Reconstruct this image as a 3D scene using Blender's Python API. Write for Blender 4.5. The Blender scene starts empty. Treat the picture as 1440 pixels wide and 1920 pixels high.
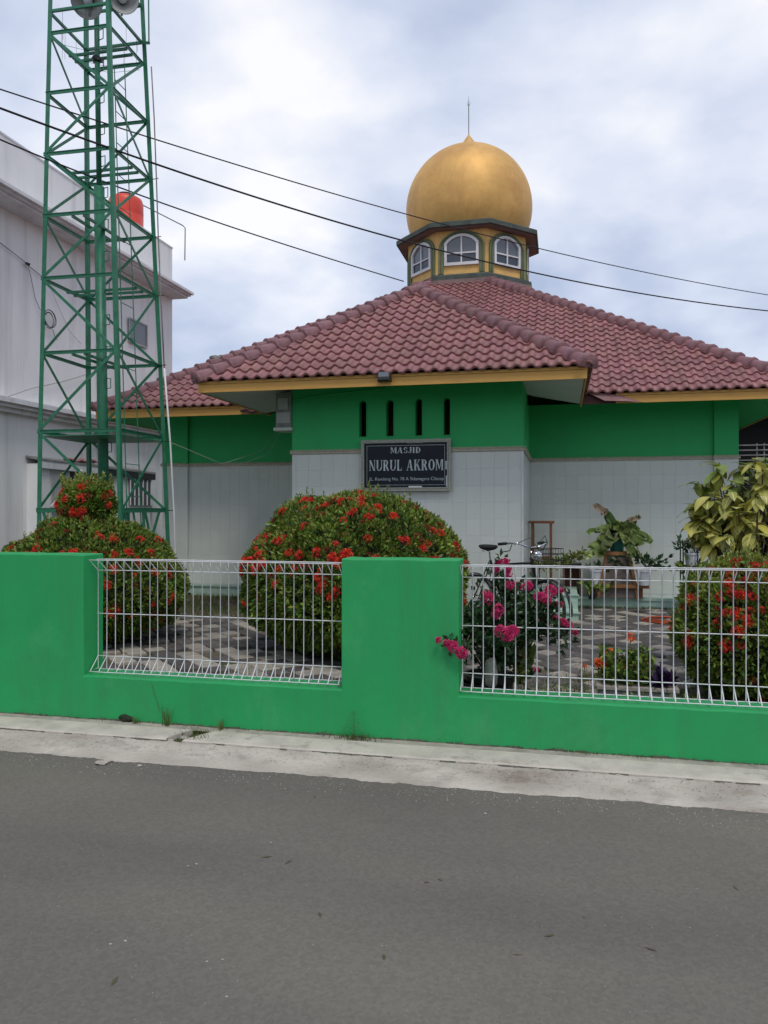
import bpy, bmesh, math, random
import numpy as np
from mathutils import Vector, Matrix, Euler
R = math.radians
random.seed(7); rng = np.random.default_rng(7)
sc = bpy.context.scene
col = sc.collection

# ------------------------------------------------------------ camera, sky, sun, exposure
CAM_H, YAW, FPX, CX, CY = 1.55, R(13), 1441.0, 720.0, 957.0
cd = bpy.data.cameras.new('camera'); cam = bpy.data.objects.new('camera', cd); col.objects.link(cam)
cam.location = (0, 0, CAM_H); cam.rotation_euler = (R(90), 0, YAW)
cd.sensor_fit = 'VERTICAL'; cd.sensor_height = 24; cd.lens = FPX / 1920 * 24
cd.shift_y = -3 / 1920; cd.clip_start = .05; cd.clip_end = 900
sc.camera = cam
SUN_EL, SUN_AZ = R(58), R(150)      # azimuth from +Y clockwise
w = bpy.data.worlds.new('World'); sc.world = w; w.use_nodes = True
nt = w.node_tree; nt.nodes.clear()
def N(t, **k):
    n = nt.nodes.new(t)
    for a, b in k.items(): setattr(n, a, b)
    return n
L = nt.links.new
tc = N('ShaderNodeTexCoord'); sep = N('ShaderNodeSeparateXYZ'); L(tc.outputs['Generated'], sep.inputs[0])
zz = N('ShaderNodeMath', operation='MAXIMUM'); L(sep.outputs[2], zz.inputs[0]); zz.inputs[1].default_value = 0.0
za = N('ShaderNodeMath', operation='ADD'); L(zz.outputs[0], za.inputs[0]); za.inputs[1].default_value = .28
dx = N('ShaderNodeMath', operation='DIVIDE'); L(sep.outputs[0], dx.inputs[0]); L(za.outputs[0], dx.inputs[1])
dy = N('ShaderNodeMath', operation='DIVIDE'); L(sep.outputs[1], dy.inputs[0]); L(za.outputs[0], dy.inputs[1])
cmb = N('ShaderNodeCombineXYZ'); L(dx.outputs[0], cmb.inputs[0]); L(dy.outputs[0], cmb.inputs[1]); cmb.inputs[2].default_value = 3.7
n1 = N('ShaderNodeTexNoise'); n1.inputs['Scale'].default_value = 1.15; n1.inputs['Detail'].default_value = 7; n1.inputs['Roughness'].default_value = .46; n1.inputs['Distortion'].default_value = .5
L(cmb.outputs[0], n1.inputs['Vector'])
n2 = N('ShaderNodeTexNoise'); n2.inputs['Scale'].default_value = 4.0; n2.inputs['Detail'].default_value = 6; n2.inputs['Roughness'].default_value = .5
L(cmb.outputs[0], n2.inputs['Vector'])
mx = N('ShaderNodeMath', operation='MULTIPLY_ADD'); L(n2.outputs['Fac'], mx.inputs[0]); mx.inputs[1].default_value = .30
ms = N('ShaderNodeMath', operation='MULTIPLY'); L(n1.outputs['Fac'], ms.inputs[0]); ms.inputs[1].default_value = .70
L(ms.outputs[0], mx.inputs[2])
cr = N('ShaderNodeValToRGB'); L(mx.outputs[0], cr.inputs[0])
e = cr.color_ramp.elements
e[0].position = .40; e[0].color = (.44, .52, .70, 1)
e[1].position = .645; e[1].color = (1.0, 1.0, 1.02, 1)
q = e.new(.465); q.color = (.54, .61, .78, 1)
q = e.new(.525); q.color = (.67, .73, .88, 1)
q = e.new(.58); q.color = (.80, .84, .95, 1)
bgc = N('ShaderNodeBackground'); L(cr.outputs[0], bgc.inputs[0]); bgc.inputs[1].default_value = 1.0
sky = N('ShaderNodeTexSky', sky_type='NISHITA', sun_disc=False, sun_elevation=SUN_EL, sun_rotation=SUN_AZ)
bgs = N('ShaderNodeBackground'); L(sky.outputs[0], bgs.inputs[0]); bgs.inputs[1].default_value = .10
mix = N('ShaderNodeMixShader'); mix.inputs[0].default_value = .88
L(bgs.outputs[0], mix.inputs[1]); L(bgc.outputs[0], mix.inputs[2])
wo = N('ShaderNodeOutputWorld'); L(mix.outputs[0], wo.inputs[0])
sd = bpy.data.lights.new('sun', 'SUN'); sun = bpy.data.objects.new('sun', sd); col.objects.link(sun)
sd.energy = 1.45; sd.angle = R(18); sd.color = (1, .95, .88)
sdir = Vector((math.sin(SUN_AZ) * math.cos(SUN_EL), math.cos(SUN_AZ) * math.cos(SUN_EL), math.sin(SUN_EL)))
sun.rotation_euler = sdir.to_track_quat('Z', 'Y').to_euler(); sun.location = (3, -6, 20)
vs = sc.view_settings; vs.view_transform = 'Standard'; vs.look = 'None'; vs.exposure = .12; vs.gamma = 1; vs.use_curve_mapping = False
sc.cycles.max_bounces = 6; sc.cycles.transparent_max_bounces = 8
sc.cycles.use_denoising = True

# ------------------------------------------------------------ survey helpers (photo measurements turned into places)
def ray(px, py):
    u = (px - CX) / FPX; v = (CY - py) / FPX
    return Vector((-math.sin(YAW) + u * math.cos(YAW), math.cos(YAW) + u * math.sin(YAW), v))
def atY(px, py, Y):
    d = ray(px, py); t = Y / d.y; return Vector((d.x * t, Y, CAM_H + d.z * t))
def atZ(px, py, Z):
    d = ray(px, py); t = (Z - CAM_H) / d.z; return Vector((d.x * t, d.y * t, Z))
def atX(px, py, X):
    d = ray(px, py); t = X / d.x; return Vector((X, d.y * t, CAM_H + d.z * t))

# ------------------------------------------------------------ materials
MATS = {}
def mat(name, c, rough=.7, var=.12, scale=6, bump=.15, bscale=None, metal=0, c2=None, rnd=0, spec=.4, trans=0, island=0, bdist=.01, stain=None, stain_scale=2, stain_lo=.55, stain_hi=.75, detail=6, coat=0, stretch=None):
    m = bpy.data.materials.new(name); m.use_nodes = True; t = m.node_tree; nd = t.nodes; lk = t.links.new
    b = nd['Principled BSDF']; b.inputs['Roughness'].default_value = rough; b.inputs['Metallic'].default_value = metal
    b.inputs['Specular IOR Level'].default_value = spec
    if coat: b.inputs['Coat Weight'].default_value = coat; b.inputs['Coat Roughness'].default_value = .15
    tcn = nd.new('ShaderNodeTexCoord'); src = tcn.outputs['Object']
    if stretch:
        mp = nd.new('ShaderNodeMapping'); mp.inputs['Scale'].default_value = stretch; lk(src, mp.inputs[0]); src = mp.outputs[0]
    nz = nd.new('ShaderNodeTexNoise'); nz.inputs['Scale'].default_value = scale; nz.inputs['Detail'].default_value = detail; nz.inputs['Roughness'].default_value = .62
    lk(src, nz.inputs['Vector'])
    r = nd.new('ShaderNodeValToRGB'); lk(nz.outputs['Fac'], r.inputs[0])
    c2 = c2 or tuple(min(1, x * (1 + var)) for x in c); c1 = tuple(x * (1 - var) for x in c)
    r.color_ramp.elements[0].position = .32; r.color_ramp.elements[0].color = (*c1, 1)
    r.color_ramp.elements[1].position = .68; r.color_ramp.elements[1].color = (*c2, 1)
    out = r.outputs[0]
    if stain:
        n3 = nd.new('ShaderNodeTexNoise'); n3.inputs['Scale'].default_value = stain_scale; n3.inputs['Detail'].default_value = 8; n3.inputs['Roughness'].default_value = .7
        lk(src, n3.inputs['Vector'])
        mr = nd.new('ShaderNodeMapRange'); lk(n3.outputs['Fac'], mr.inputs[0]); mr.inputs[1].default_value = stain_lo; mr.inputs[2].default_value = stain_hi
        mm = nd.new('ShaderNodeMix'); mm.data_type = 'RGBA'; lk(mr.outputs[0], mm.inputs[0]); lk(out, mm.inputs[6]); mm.inputs[7].default_value = (*stain, 1); out = mm.outputs[2]
    if rnd or island:
        if island:
            g = nd.new('ShaderNodeNewGeometry'); ro = g.outputs['Random Per Island']; k = island
        else:
            g = nd.new('ShaderNodeObjectInfo'); ro = g.outputs['Random']; k = rnd
        mr2 = nd.new('ShaderNodeMapRange'); lk(ro, mr2.inputs[0]); mr2.inputs[3].default_value = 1 - k; mr2.inputs[4].default_value = 1 + k
        hs = nd.new('ShaderNodeHueSaturation'); lk(out, hs.inputs['Color']); lk(mr2.outputs[0], hs.inputs['Value'])
        mr3 = nd.new('ShaderNodeMapRange'); ml = nd.new('ShaderNodeMath'); ml.operation = 'MULTIPLY'; ml.inputs[1].default_value = 7.31; lk(ro, ml.inputs[0])
        fr = nd.new('ShaderNodeMath'); fr.operation = 'FRACT'; lk(ml.outputs[0], fr.inputs[0]); lk(fr.outputs[0], mr3.inputs[0])
        mr3.inputs[3].default_value = .5 - .08 * k; mr3.inputs[4].default_value = .5 + .04 * k; lk(mr3.outputs[0], hs.inputs['Hue'])
        out = hs.outputs[0]
    lk(out, b.inputs['Base Color'])
    if bump:
        nb = nd.new('ShaderNodeTexNoise'); nb.inputs['Scale'].default_value = bscale or scale * 6; nb.inputs['Detail'].default_value = 8; lk(src, nb.inputs['Vector'])
        bp = nd.new('ShaderNodeBump'); bp.inputs['Strength'].default_value = bump; bp.inputs['Distance'].default_value = bdist
        lk(nb.outputs['Fac'], bp.inputs['Height']); lk(bp.outputs[0], b.inputs['Normal'])
    if trans:
        tr = nd.new('ShaderNodeBsdfTranslucent'); lk(out, tr.inputs[0]); mxs = nd.new('ShaderNodeMixShader'); mxs.inputs[0].default_value = trans
        lk(b.outputs[0], mxs.inputs[1]); lk(tr.outputs[0], mxs.inputs[2]); lk(mxs.outputs[0], nd['Material Output'].inputs[0])
    MATS[name] = m; return m

GREEN = (.018, .335, .095)
m_wallgreen = mat('green_wall_paint', GREEN, .62, .07, 1.3, .12, 45, stain=(.03, .27, .085), stain_scale=1.4, stain_lo=.48, stain_hi=.75, bdist=.006, detail=10)
m_mosgreen = mat('green_house_paint', (.026, .40, .12), .65, .06, 1.5, .08, 40)
m_towergreen = mat('green_steel_paint', (.022, .16, .085), .42, .22, 9, .1, 60, spec=.5, stain=(.05, .22, .13), stain_scale=5, stain_lo=.55, stain_hi=.8)
m_moss = mat('moss_and_dirt', (.09, .10, .07), .95, .4, 20, .5, 60)
def road_mat():
    m = mat('asphalt', (.162, .149, .129), .92, .07, 1.1, .4, 170, stain=(.130, .122, .110), stain_scale=.55, stain_lo=.45, stain_hi=.75, bdist=.004, spec=.25)
    t = m.node_tree; nd = t.nodes; lk = t.links.new; b = nd['Principled BSDF']
    src = b.inputs['Base Color'].links[0].from_socket
    tcn = nd.new('ShaderNodeTexCoord')
    v = nd.new('ShaderNodeTexVoronoi'); v.inputs['Scale'].default_value = 75; lk(tcn.outputs['Object'], v.inputs['Vector'])
    hs = nd.new('ShaderNodeSeparateColor'); lk(v.outputs['Color'], hs.inputs[0])
    mr = nd.new('ShaderNodeMapRange'); lk(hs.outputs[0], mr.inputs[0]); mr.inputs[3].default_value = .90; mr.inputs[4].default_value = 1.10
    mm = nd.new('ShaderNodeMix'); mm.data_type = 'RGBA'; mm.blend_type = 'MULTIPLY'; mm.inputs[0].default_value = 1
    lk(src, mm.inputs[6]); lk(mr.outputs[0], mm.inputs[7])
    nl_ = nd.new('ShaderNodeTexNoise'); nl_.inputs['Scale'].default_value = .45; nl_.inputs['Detail'].default_value = 3; mpl = nd.new('ShaderNodeMapping'); mpl.inputs['Scale'].default_value = (.5, 1.6, 1); lk(tcn.outputs['Object'], mpl.inputs[0]); lk(mpl.outputs[0], nl_.inputs['Vector'])
    ml_ = nd.new('ShaderNodeValToRGB'); lk(nl_.outputs['Fac'], ml_.inputs[0]); ml_.color_ramp.elements[0].position = .35; ml_.color_ramp.elements[0].color = (.80, .79, .80, 1); ml_.color_ramp.elements[1].position = .65; ml_.color_ramp.elements[1].color = (1.10, 1.10, 1.02, 1)
    mm0 = nd.new('ShaderNodeMix'); mm0.data_type = 'RGBA'; mm0.blend_type = 'MULTIPLY'; mm0.inputs[0].default_value = 1; lk(mm.outputs[2], mm0.inputs[6]); lk(ml_.outputs[0], mm0.inputs[7]); mm = mm0
    # scuffs and dark oil streaks running along the road
    mp = nd.new('ShaderNodeMapping'); mp.inputs['Scale'].default_value = (1.2, 5, 1); mp.inputs['Rotation'].default_value = (0, 0, R(-14)); lk(tcn.outputs['Object'], mp.inputs[0])
    n = nd.new('ShaderNodeTexNoise'); n.inputs['Scale'].default_value = 3.5; n.inputs['Detail'].default_value = 7; n.inputs['Roughness'].default_value = .7; lk(mp.outputs[0], n.inputs['Vector'])
    m2 = nd.new('ShaderNodeMapRange'); lk(n.outputs['Fac'], m2.inputs[0]); m2.inputs[1].default_value = .64; m2.inputs[2].default_value = .72
    sc_ = nd.new('ShaderNodeMath'); sc_.operation = 'MULTIPLY'; sc_.inputs[1].default_value = .38; lk(m2.outputs[0], sc_.inputs[0])
    m3 = nd.new('ShaderNodeMix'); m3.data_type = 'RGBA'; lk(sc_.outputs[0], m3.inputs[0]); lk(mm.outputs[2], m3.inputs[6]); m3.inputs[7].default_value = (.062, .058, .052, 1)
    lk(m3.outputs[2], b.inputs['Base Color'])
    return m
m_road = road_mat()
m_conc = mat('rough_concrete', (.47, .43, .365), .92, .3, 9, 1.0, 45, stain=(.24, .20, .165), stain_scale=4.5, stain_lo=.46, stain_hi=.70, bdist=.012, stretch=(.6, 1.6, 1))
m_conc2 = mat('smooth_concrete', (.50, .455, .385), .88, .14, 7, .5, 70, stain=(.26, .24, .20), stain_scale=5.5, stain_lo=.56, stain_hi=.70)
m_dirtconc = mat('dusty_cement_strip', (.34, .31, .26), .95, .25, 8, .6, 50, stain=(.16, .15, .12), stain_scale=5)
m_soil = mat('yard_soil', (.13, .098, .075), .95, .4, 5, .8, 40, stain=(.07, .085, .035), stain_scale=2.2, stain_lo=.45, stain_hi=.6)
m_far = mat('far_ground', (.16, .14, .11), .95, .3, 1, .3, 10)
m_pave_l = mat('pale_paver', (.30, .265, .22), .85, .2, 12, .4, 60, rnd=.2, stain=(.2, .17, .13), stain_scale=6)
m_pave_d = mat('dark_paver', (.10, .088, .08), .8, .25, 12, .4, 60, rnd=.3, stain=(.15, .13, .10), stain_scale=5)
m_roof = mat('glazed_terracotta_tile', (.27, .118, .112), .56, .18, 10, .2, 70, rnd=.16, spec=.5, stain=(.36, .19, .18), stain_scale=8, stain_lo=.55, stain_hi=.8)
m_roofi = mat('terracotta_tile_rows', (.27, .118, .112), .56, .18, 10, .2, 70, island=.16, spec=.5, stain=(.36, .19, .18), stain_scale=8, stain_lo=.55, stain_hi=.8)
m_ridge = mat('mauve_ridge_mortar', (.20, .095, .10), .6, .3, 7, .35, 35, rnd=.12, stain=(.24, .13, .13), stain_scale=4)
m_deck = mat('roof_underlay', (.10, .05, .05), .9)
m_fascia = mat('ochre_board', (.62, .34, .085), .6, .08, 4, .12, 30, stretch=(1, 8, 8), stain=(.45, .24, .08), stain_scale=2)
m_soffit = mat('pale_soffit_board', (.52, .57, .52), .8, .05, 3, .05)
m_grout = mat('grout', (.66, .68, .65), .8, .08)
m_tile = mat('glazed_white_tile', (.60, .63, .585), .3, .035, 3, .04, 20, rnd=.02, spec=.5)
m_tilei = mat('glazed_white_tile_far', (.60, .63, .585), .3, .035, 3, .04, 20, island=.02, spec=.5)
m_border = mat('beige_border', (.42, .38, .29), .5, .2, 30)
m_paleg = mat('pale_green_terrazzo', (.36, .50, .41), .5, .1, 12)
m_white = mat('white_render', (.80, .80, .785), .85, .05, 1.2, .12, 30, stain=(.60, .60, .61), stain_scale=.9, stain_lo=.5, stain_hi=.85, stretch=(1, 1, .35))
m_white2 = mat('white_trim', (.68, .68, .69), .7, .08, 3)
m_black = mat('black_paint', (.012, .012, .013), .35, .1)
m_dark = mat('dark_interior', (.02, .022, .025), .8)
m_glass = mat('dark_glass', (.035, .045, .06), .08, .05, 2, 0, spec=.7)
m_glassg = mat('grey_glass', (.12, .135, .15), .15, .05, 2, 0, spec=.7)
m_yellow = mat('ochre_yellow_paint', (.70, .42, .13), .6, .1, 4, .1, stain=(.5, .3, .1), stain_scale=3)
m_olive = mat('olive_paint', (.115, .15, .075), .6, .15, 6)
m_slab = mat('dark_olive_slab', (.065, .080, .068), .75, .3, 5, .2, stain=(.12, .14, .12), stain_scale=4)
m_mauve = mat('mauve_cement', (.20, .13, .12), .85, .25, 4, .3)
m_gold = mat('gold_painted_metal', (.68, .40, .125), .58, .14, 1.7, .22, 5, metal=.34, spec=.4, stain=(.58, .30, .10), stain_scale=1.3, stain_lo=.5, stain_hi=.7, bdist=.03, detail=9)
m_wire = mat('white_coated_wire', (.66, .67, .67), .4, .12, 20, 0, stain=(.45, .42, .38), stain_scale=12, stain_lo=.6, stain_hi=.75)
m_orange = mat('orange_plastic', (.66, .06, .035), .4, .06)
m_grey = mat('grey_plastic', (.38, .39, .38), .5, .1)
m_greyd = mat('weathered_grey', (.22, .22, .21), .8, .25)
m_chrome = mat('chrome', (.7, .7, .72), .12, .02, 5, 0, metal=1)
m_rubber = mat('black_rubber', (.018, .018, .018), .7, .1)
m_wood = mat('brown_wood', (.20, .075, .035), .6, .3, 6, .2, 20, stretch=(8, 8, 1))
m_wood2 = mat('orange_brown_wood', (.30, .13, .045), .65, .3, 6, .2, 20, stretch=(1, 8, 8))
m_woodg = mat('grey_wood', (.14, .11, .095), .8, .3, 8, .2)
m_leaf = mat('ixora_leaf', (.095, .205, .028), .42, .3, 3, 0, island=.75, c2=(.20, .31, .045), spec=.5, trans=.25)
m_leaf2 = mat('young_leaf', (.20, .29, .05), .45, .3, 3, 0, island=.5, c2=(.32, .37, .08), spec=.5, trans=.3)
m_leafd = mat('dark_leaf', (.03, .075, .025), .4, .3, 3, 0, island=.5, spec=.5, trans=.2)
m_core = mat('painted_shade', (.016, .022, .010), .95, .4, 12, .6, 20)  # near-black colour standing for shade inside the bushes and the wall hole
m_bark = mat('bark', (.11, .085, .065), .9, .3, 10, .5, 40)
m_red = mat('ixora_flower', (.72, .055, .022), .55, .15, 8, 0, island=.4, c2=(.88, .15, .045), trans=.25)
m_rust = mat('faded_ixora_flower', (.25, .05, .02), .7, .25, 8, 0, island=.4, c2=(.34, .10, .035), trans=.2)
m_pink = mat('pink_flower', (.66, .03, .15), .55, .15, 8, 0, island=.3, c2=(.80, .10, .26), trans=.3)
m_orangef = mat('orange_flower', (.80, .16, .03), .55, .1, 8, 0, island=.25, trans=.3)
m_grass = mat('grass_blade', (.07, .12, .022), .6, .3, 3, 0, island=.5, c2=(.13, .17, .04), trans=.25)
m_purple = mat('purple_leaf', (.035, .012, .05), .5, .3, 5, 0, island=.4)
m_sansev = mat('striped_sword_leaf', (.085, .15, .035), .45, .3, 4, 0, rnd=.3, stretch=(1, 1, 9), c2=(.17, .22, .06), trans=.15)
m_fern = mat('bird_nest_frond', (.09, .18, .04), .38, .3, 14, .1, rnd=.4, c2=(.24, .34, .10), trans=.25)
m_fernb = mat('withered_frond_tip', (.33, .25, .17), .8, .3, 9, .2, trans=.2)
m_green_pot = mat('teal_plastic', (.012, .13, .10), .4)
m_white_pot = mat('white_plastic', (.55, .57, .60), .45, .08)
m_navy = mat('navy_sign_glass', (.008, .014, .022), .3, .15, 3, 0, spec=.18)
m_letter = mat('silver_lettering', (.42, .47, .47), .35, .2, 18, 0, metal=.3)
m_cable = mat('black_cable', (.012, .012, .014), .6, .1)
m_hose = mat('orange_hose', (.42, .075, .025), .5)
m_litter = mat('dry_leaf', (.24, .13, .05), .8, .3, 9, 0, rnd=.3)
m_stone = mat('pale_pebble', (.36, .34, .30), .9, .2, 20, .3, rnd=.3)
m_rack = mat('black_iron', (.015, .015, .016), .5)
def croton_mat():
    m = bpy.data.materials.new('veined_yellow_leaf'); m.use_nodes = True; t = m.node_tree; nd = t.nodes; lk = t.links.new; b = nd['Principled BSDF']
    uv = nd.new('ShaderNodeUVMap'); s = nd.new('ShaderNodeSeparateXYZ'); lk(uv.outputs[0], s.inputs[0])
    # u across (-1..1), v along: side veins slant to the tip
    ab = nd.new('ShaderNodeMath'); ab.operation = 'ABSOLUTE'; lk(s.outputs[0], ab.inputs[0])
    k = nd.new('ShaderNodeMath'); k.operation = 'MULTIPLY_ADD'; lk(ab.outputs[0], k.inputs[0]); k.inputs[1].default_value = -.28; lk(s.outputs[1], k.inputs[2])
    f = nd.new('ShaderNodeMath'); f.operation = 'MULTIPLY'; f.inputs[1].default_value = 9.0; lk(k.outputs[0], f.inputs[0])
    fr = nd.new('ShaderNodeMath'); fr.operation = 'FRACT'; lk(f.outputs[0], fr.inputs[0])
    pp = nd.new('ShaderNodeMath'); pp.operation = 'PINGPONG'; lk(fr.outputs[0], pp.inputs[0]); pp.inputs[1].default_value = .5
    v1 = nd.new('ShaderNodeMapRange'); lk(pp.outputs[0], v1.inputs[0]); v1.inputs[1].default_value = .10; v1.inputs[2].default_value = .20; v1.inputs[3].default_value = 1; v1.inputs[4].default_value = 0
    v2 = nd.new('ShaderNodeMapRange'); lk(ab.outputs[0], v2.inputs[0]); v2.inputs[1].default_value = .10; v2.inputs[2].default_value = .2; v2.inputs[3].default_value = 1; v2.inputs[4].default_value = 0
    mxm = nd.new('ShaderNodeMath'); mxm.operation = 'MAXIMUM'; lk(v1.outputs[0], mxm.inputs[0]); lk(v2.outputs[0], mxm.inputs[1])
    oi = nd.new('ShaderNodeObjectInfo')
    base = nd.new('ShaderNodeMix'); base.data_type = 'RGBA'; lk(oi.outputs['Random'], base.inputs[0]); base.inputs[6].default_value = (.13, .19, .035, 1); base.inputs[7].default_value = (.50, .45, .05, 1)
    mm = nd.new('ShaderNodeMix'); mm.data_type = 'RGBA'; lk(mxm.outputs[0], mm.inputs[0]); lk(base.outputs[2], mm.inputs[6]); mm.inputs[7].default_value = (.62, .56, .17, 1)
    lk(mm.outputs[2], b.inputs['Base Color']); b.inputs['Roughness'].default_value = .42
    tr = nd.new('ShaderNodeBsdfTranslucent'); lk(mm.outputs[2], tr.inputs[0]); mx_ = nd.new('ShaderNodeMixShader'); mx_.inputs[0].default_value = .2
    lk(b.outputs[0], mx_.inputs[1]); lk(tr.outputs[0], mx_.inputs[2]); lk(mx_.outputs[0], nd['Material Output'].inputs[0])
    return m
m_croton = croton_mat()
def streaks(m, c, sx=7, sz=.5, lo=.56, hi=.72, k=.5, sc_=1.0, coord=None):
    t = m.node_tree; nd = t.nodes; lk = t.links.new; b = nd['Principled BSDF']; src = b.inputs['Base Color'].links[0].from_socket
    tcn = nd.new('ShaderNodeTexCoord'); mp = nd.new('ShaderNodeMapping'); mp.inputs['Scale'].default_value = (sx, sx, sz); lk(tcn.outputs['Object'], mp.inputs[0])
    n = nd.new('ShaderNodeTexNoise'); n.inputs['Scale'].default_value = sc_; n.inputs['Detail'].default_value = 6; n.inputs['Roughness'].default_value = .65; lk(mp.outputs[0], n.inputs['Vector'])
    r = nd.new('ShaderNodeMapRange'); lk(n.outputs['Fac'], r.inputs[0]); r.inputs[1].default_value = lo; r.inputs[2].default_value = hi; r.inputs[4].default_value = k
    x = nd.new('ShaderNodeMix'); x.data_type = 'RGBA'; lk(r.outputs[0], x.inputs[0]); lk(src, x.inputs[6]); x.inputs[7].default_value = (*c, 1); lk(x.outputs[2], b.inputs['Base Color'])
streaks(m_wallgreen, (.035, .235, .085), 5, .45, .52, .74, .55)
streaks(m_wallgreen, (.07, .40, .15), 2.2, 1.6, .55, .75, .45, 1.3)
streaks(m_white, (.40, .40, .39), 2.2, .16, .52, .76, .55)
streaks(m_white2, (.36, .35, .33), 3, 1.2, .52, .75, .6)
streaks(m_mosgreen, (.03, .31, .10), 2.5, .6, .55, .75, .4)
streaks(m_roof, (.15, .085, .08), 1.3, 1.3, .56, .74, .55); streaks(m_roofi, (.15, .085, .08), 1.3, 1.3, .56, .74, .55)
streaks(m_gold, (.44, .22, .09), 2.2, .7, .55, .74, .45)
streaks(m_yellow, (.36, .22, .10), 5, .8, .54, .74, .5)

# ------------------------------------------------------------ building helpers
def wpos(o):
    v = Vector((0, 0, 0))
    while o is not None: v += o.location; o = o.parent
    return v
class MB:
    def __init__(s): s.v = []; s.f = []
    def add(s, vs, fs):
        n = len(s.v); s.v += [tuple(p) for p in vs]; s.f += [tuple(i + n for i in f) for f in fs]; return s
    def box(s, x0, x1, y0, y1, z0, z1):
        return s.add([(x0, y0, z0), (x1, y0, z0), (x1, y1, z0), (x0, y1, z0), (x0, y0, z1), (x1, y0, z1), (x1, y1, z1), (x0, y1, z1)],
                     [(0, 3, 2, 1), (4, 5, 6, 7), (0, 1, 5, 4), (1, 2, 6, 5), (2, 3, 7, 6), (3, 0, 4, 7)])
    def bar(s, p, q, a, b=None, up=(0, 0, 1)):
        p, q = Vector(p), Vector(q); b = b or a; d = (q - p).normalized(); u = Vector(up)
        if abs(d.dot(u)) > .98: u = Vector((1, 0, 0))
        x = d.cross(u).normalized() * a / 2; y = x.cross(d).normalized() * b / 2
        vs = [p - x - y, p + x - y, p + x + y, p - x + y, q - x - y, q + x - y, q + x + y, q - x + y]
        return s.add(vs, [(0, 3, 2, 1), (4, 5, 6, 7), (0, 1, 5, 4), (1, 2, 6, 5), (2, 3, 7, 6), (3, 0, 4, 7)])
    def angle(s, p, q, a, t, up=(0, 0, 1)):   # L section
        p, q = Vector(p), Vector(q); d = (q - p).normalized(); u = Vector(up)
        if abs(d.dot(u)) > .98: u = Vector((1, 0, 0))
        x = d.cross(u).normalized(); y = x.cross(d).normalized()
        s.bar(p + y * a / 2, q + y * a / 2, t, a, up); s.bar(p + x * a / 2, q + x * a / 2, a, t, up); return s
    def tube(s, pts, r, n=6, cap=True):
        pts = [Vector(p) for p in pts]; rs = r if isinstance(r, (list, tuple)) else [r] * len(pts)
        rings = []; ref = None
        for i, p in enumerate(pts):
            d = (pts[min(i + 1, len(pts) - 1)] - pts[max(i - 1, 0)])
            d = d.normalized() if d.length > 1e-9 else Vector((0, 0, 1))
            if ref is None: ref = Vector((0, 0, 1)) if abs(d.z) < .9 else Vector((1, 0, 0))
            x = d.cross(ref).normalized(); y = x.cross(d).normalized(); ref = y
            rings.append([p + (x * math.cos(2 * math.pi * k / n) + y * math.sin(2 * math.pi * k / n)) * rs[i] for k in range(n)])
        vs = [v for g in rings for v in g]; fs = []
        for i in range(len(pts) - 1):
            for k in range(n):
                a = i * n + k; b = i * n + (k + 1) % n; fs.append((a, b, b + n, a + n))
        if cap: fs.append(tuple(range(n - 1, -1, -1))); fs.append(tuple((len(pts) - 1) * n + k for k in range(n)))
        return s.add(vs, fs)
    def lathe(s, prof, c=(0, 0, 0), n=24, rot=0, close=False):
        c = Vector(c); vs = []; fs = []
        for r, z in prof:
            for k in range(n):
                a = rot + 2 * math.pi * k / n; vs.append(c + Vector((r * math.cos(a), r * math.sin(a), z)))
        m = len(prof)
        for i in range(m - 1):
            for k in range(n): a = i * n + k; b = i * n + (k + 1) % n; fs.append((a, b, b + n, a + n))
        if close: fs.append(tuple(range(n - 1, -1, -1))); fs.append(tuple((m - 1) * n + k for k in range(n)))
        return s.add(vs, fs)
    def torus(s, c, ax, R0, r, n=28, m=6):
        ax = Vector(ax).normalized(); u = ax.orthogonal().normalized(); v = ax.cross(u)
        pts = [Vector(c) + (u * math.cos(2 * math.pi * k / n) + v * math.sin(2 * math.pi * k / n)) * R0 for k in range(n)]
        vs = []; fs = []
        for k, p in enumerate(pts):
            o = (p - Vector(c)).normalized()
            for j in range(m): a = 2 * math.pi * j / m; vs.append(p + o * r * math.cos(a) + ax * r * math.sin(a))
        for k in range(n):
            for j in range(m): fs.append((k * m + j, ((k + 1) % n) * m + j, ((k + 1) % n) * m + (j + 1) % m, k * m + (j + 1) % m))
        return s.add(vs, fs)
    def prism(s, poly, a, b, M=None):     # poly in (x,z) extruded along local y from a to b, through matrix M
        n = len(poly); vs = [Vector((x, a, z)) for x, z in poly] + [Vector((x, b, z)) for x, z in poly]
        if M is not None: vs = [M @ v for v in vs]
        return s.add(vs, [tuple(range(n)), tuple(range(2 * n - 1, n - 1, -1))] + [(i, i + n, (i + 1) % n + n, (i + 1) % n) for i in range(n)])
    def build(s, name, m, parent=None, smooth=False, bevel=0, label=None, **props):
        off = wpos(parent) if parent is not None else Vector((0, 0, 0))
        me = bpy.data.meshes.new(name); me.from_pydata([tuple(Vector(v) - off) for v in s.v], [], s.f); me.update()
        if smooth: me.shade_smooth()
        o = bpy.data.objects.new(name, me); col.objects.link(o); o.parent = parent; me.materials.append(m)
        if bevel:
            b = o.modifiers.new('bevel', 'BEVEL'); b.width = bevel; b.segments = 2; b.limit_method = 'ANGLE'; b.angle_limit = R(40)
        if label: o['label'] = label
        for k, v in props.items(): o[k] = v
        return o
def tag(o, label, cat, group=None):
    o['label'] = label; o['category'] = cat
    if group: o['group'] = group
    return o
def thing(name, label, cat, loc=(0, 0, 0), group=None):
    o = bpy.data.objects.new(name, None); col.objects.link(o); o.location = loc; o.empty_display_size = .1
    return tag(o, label, cat, group)
def struct(mb, name, m, **k):
    o = mb.build(name, m, **k); o['kind'] = 'structure'; return o
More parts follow.
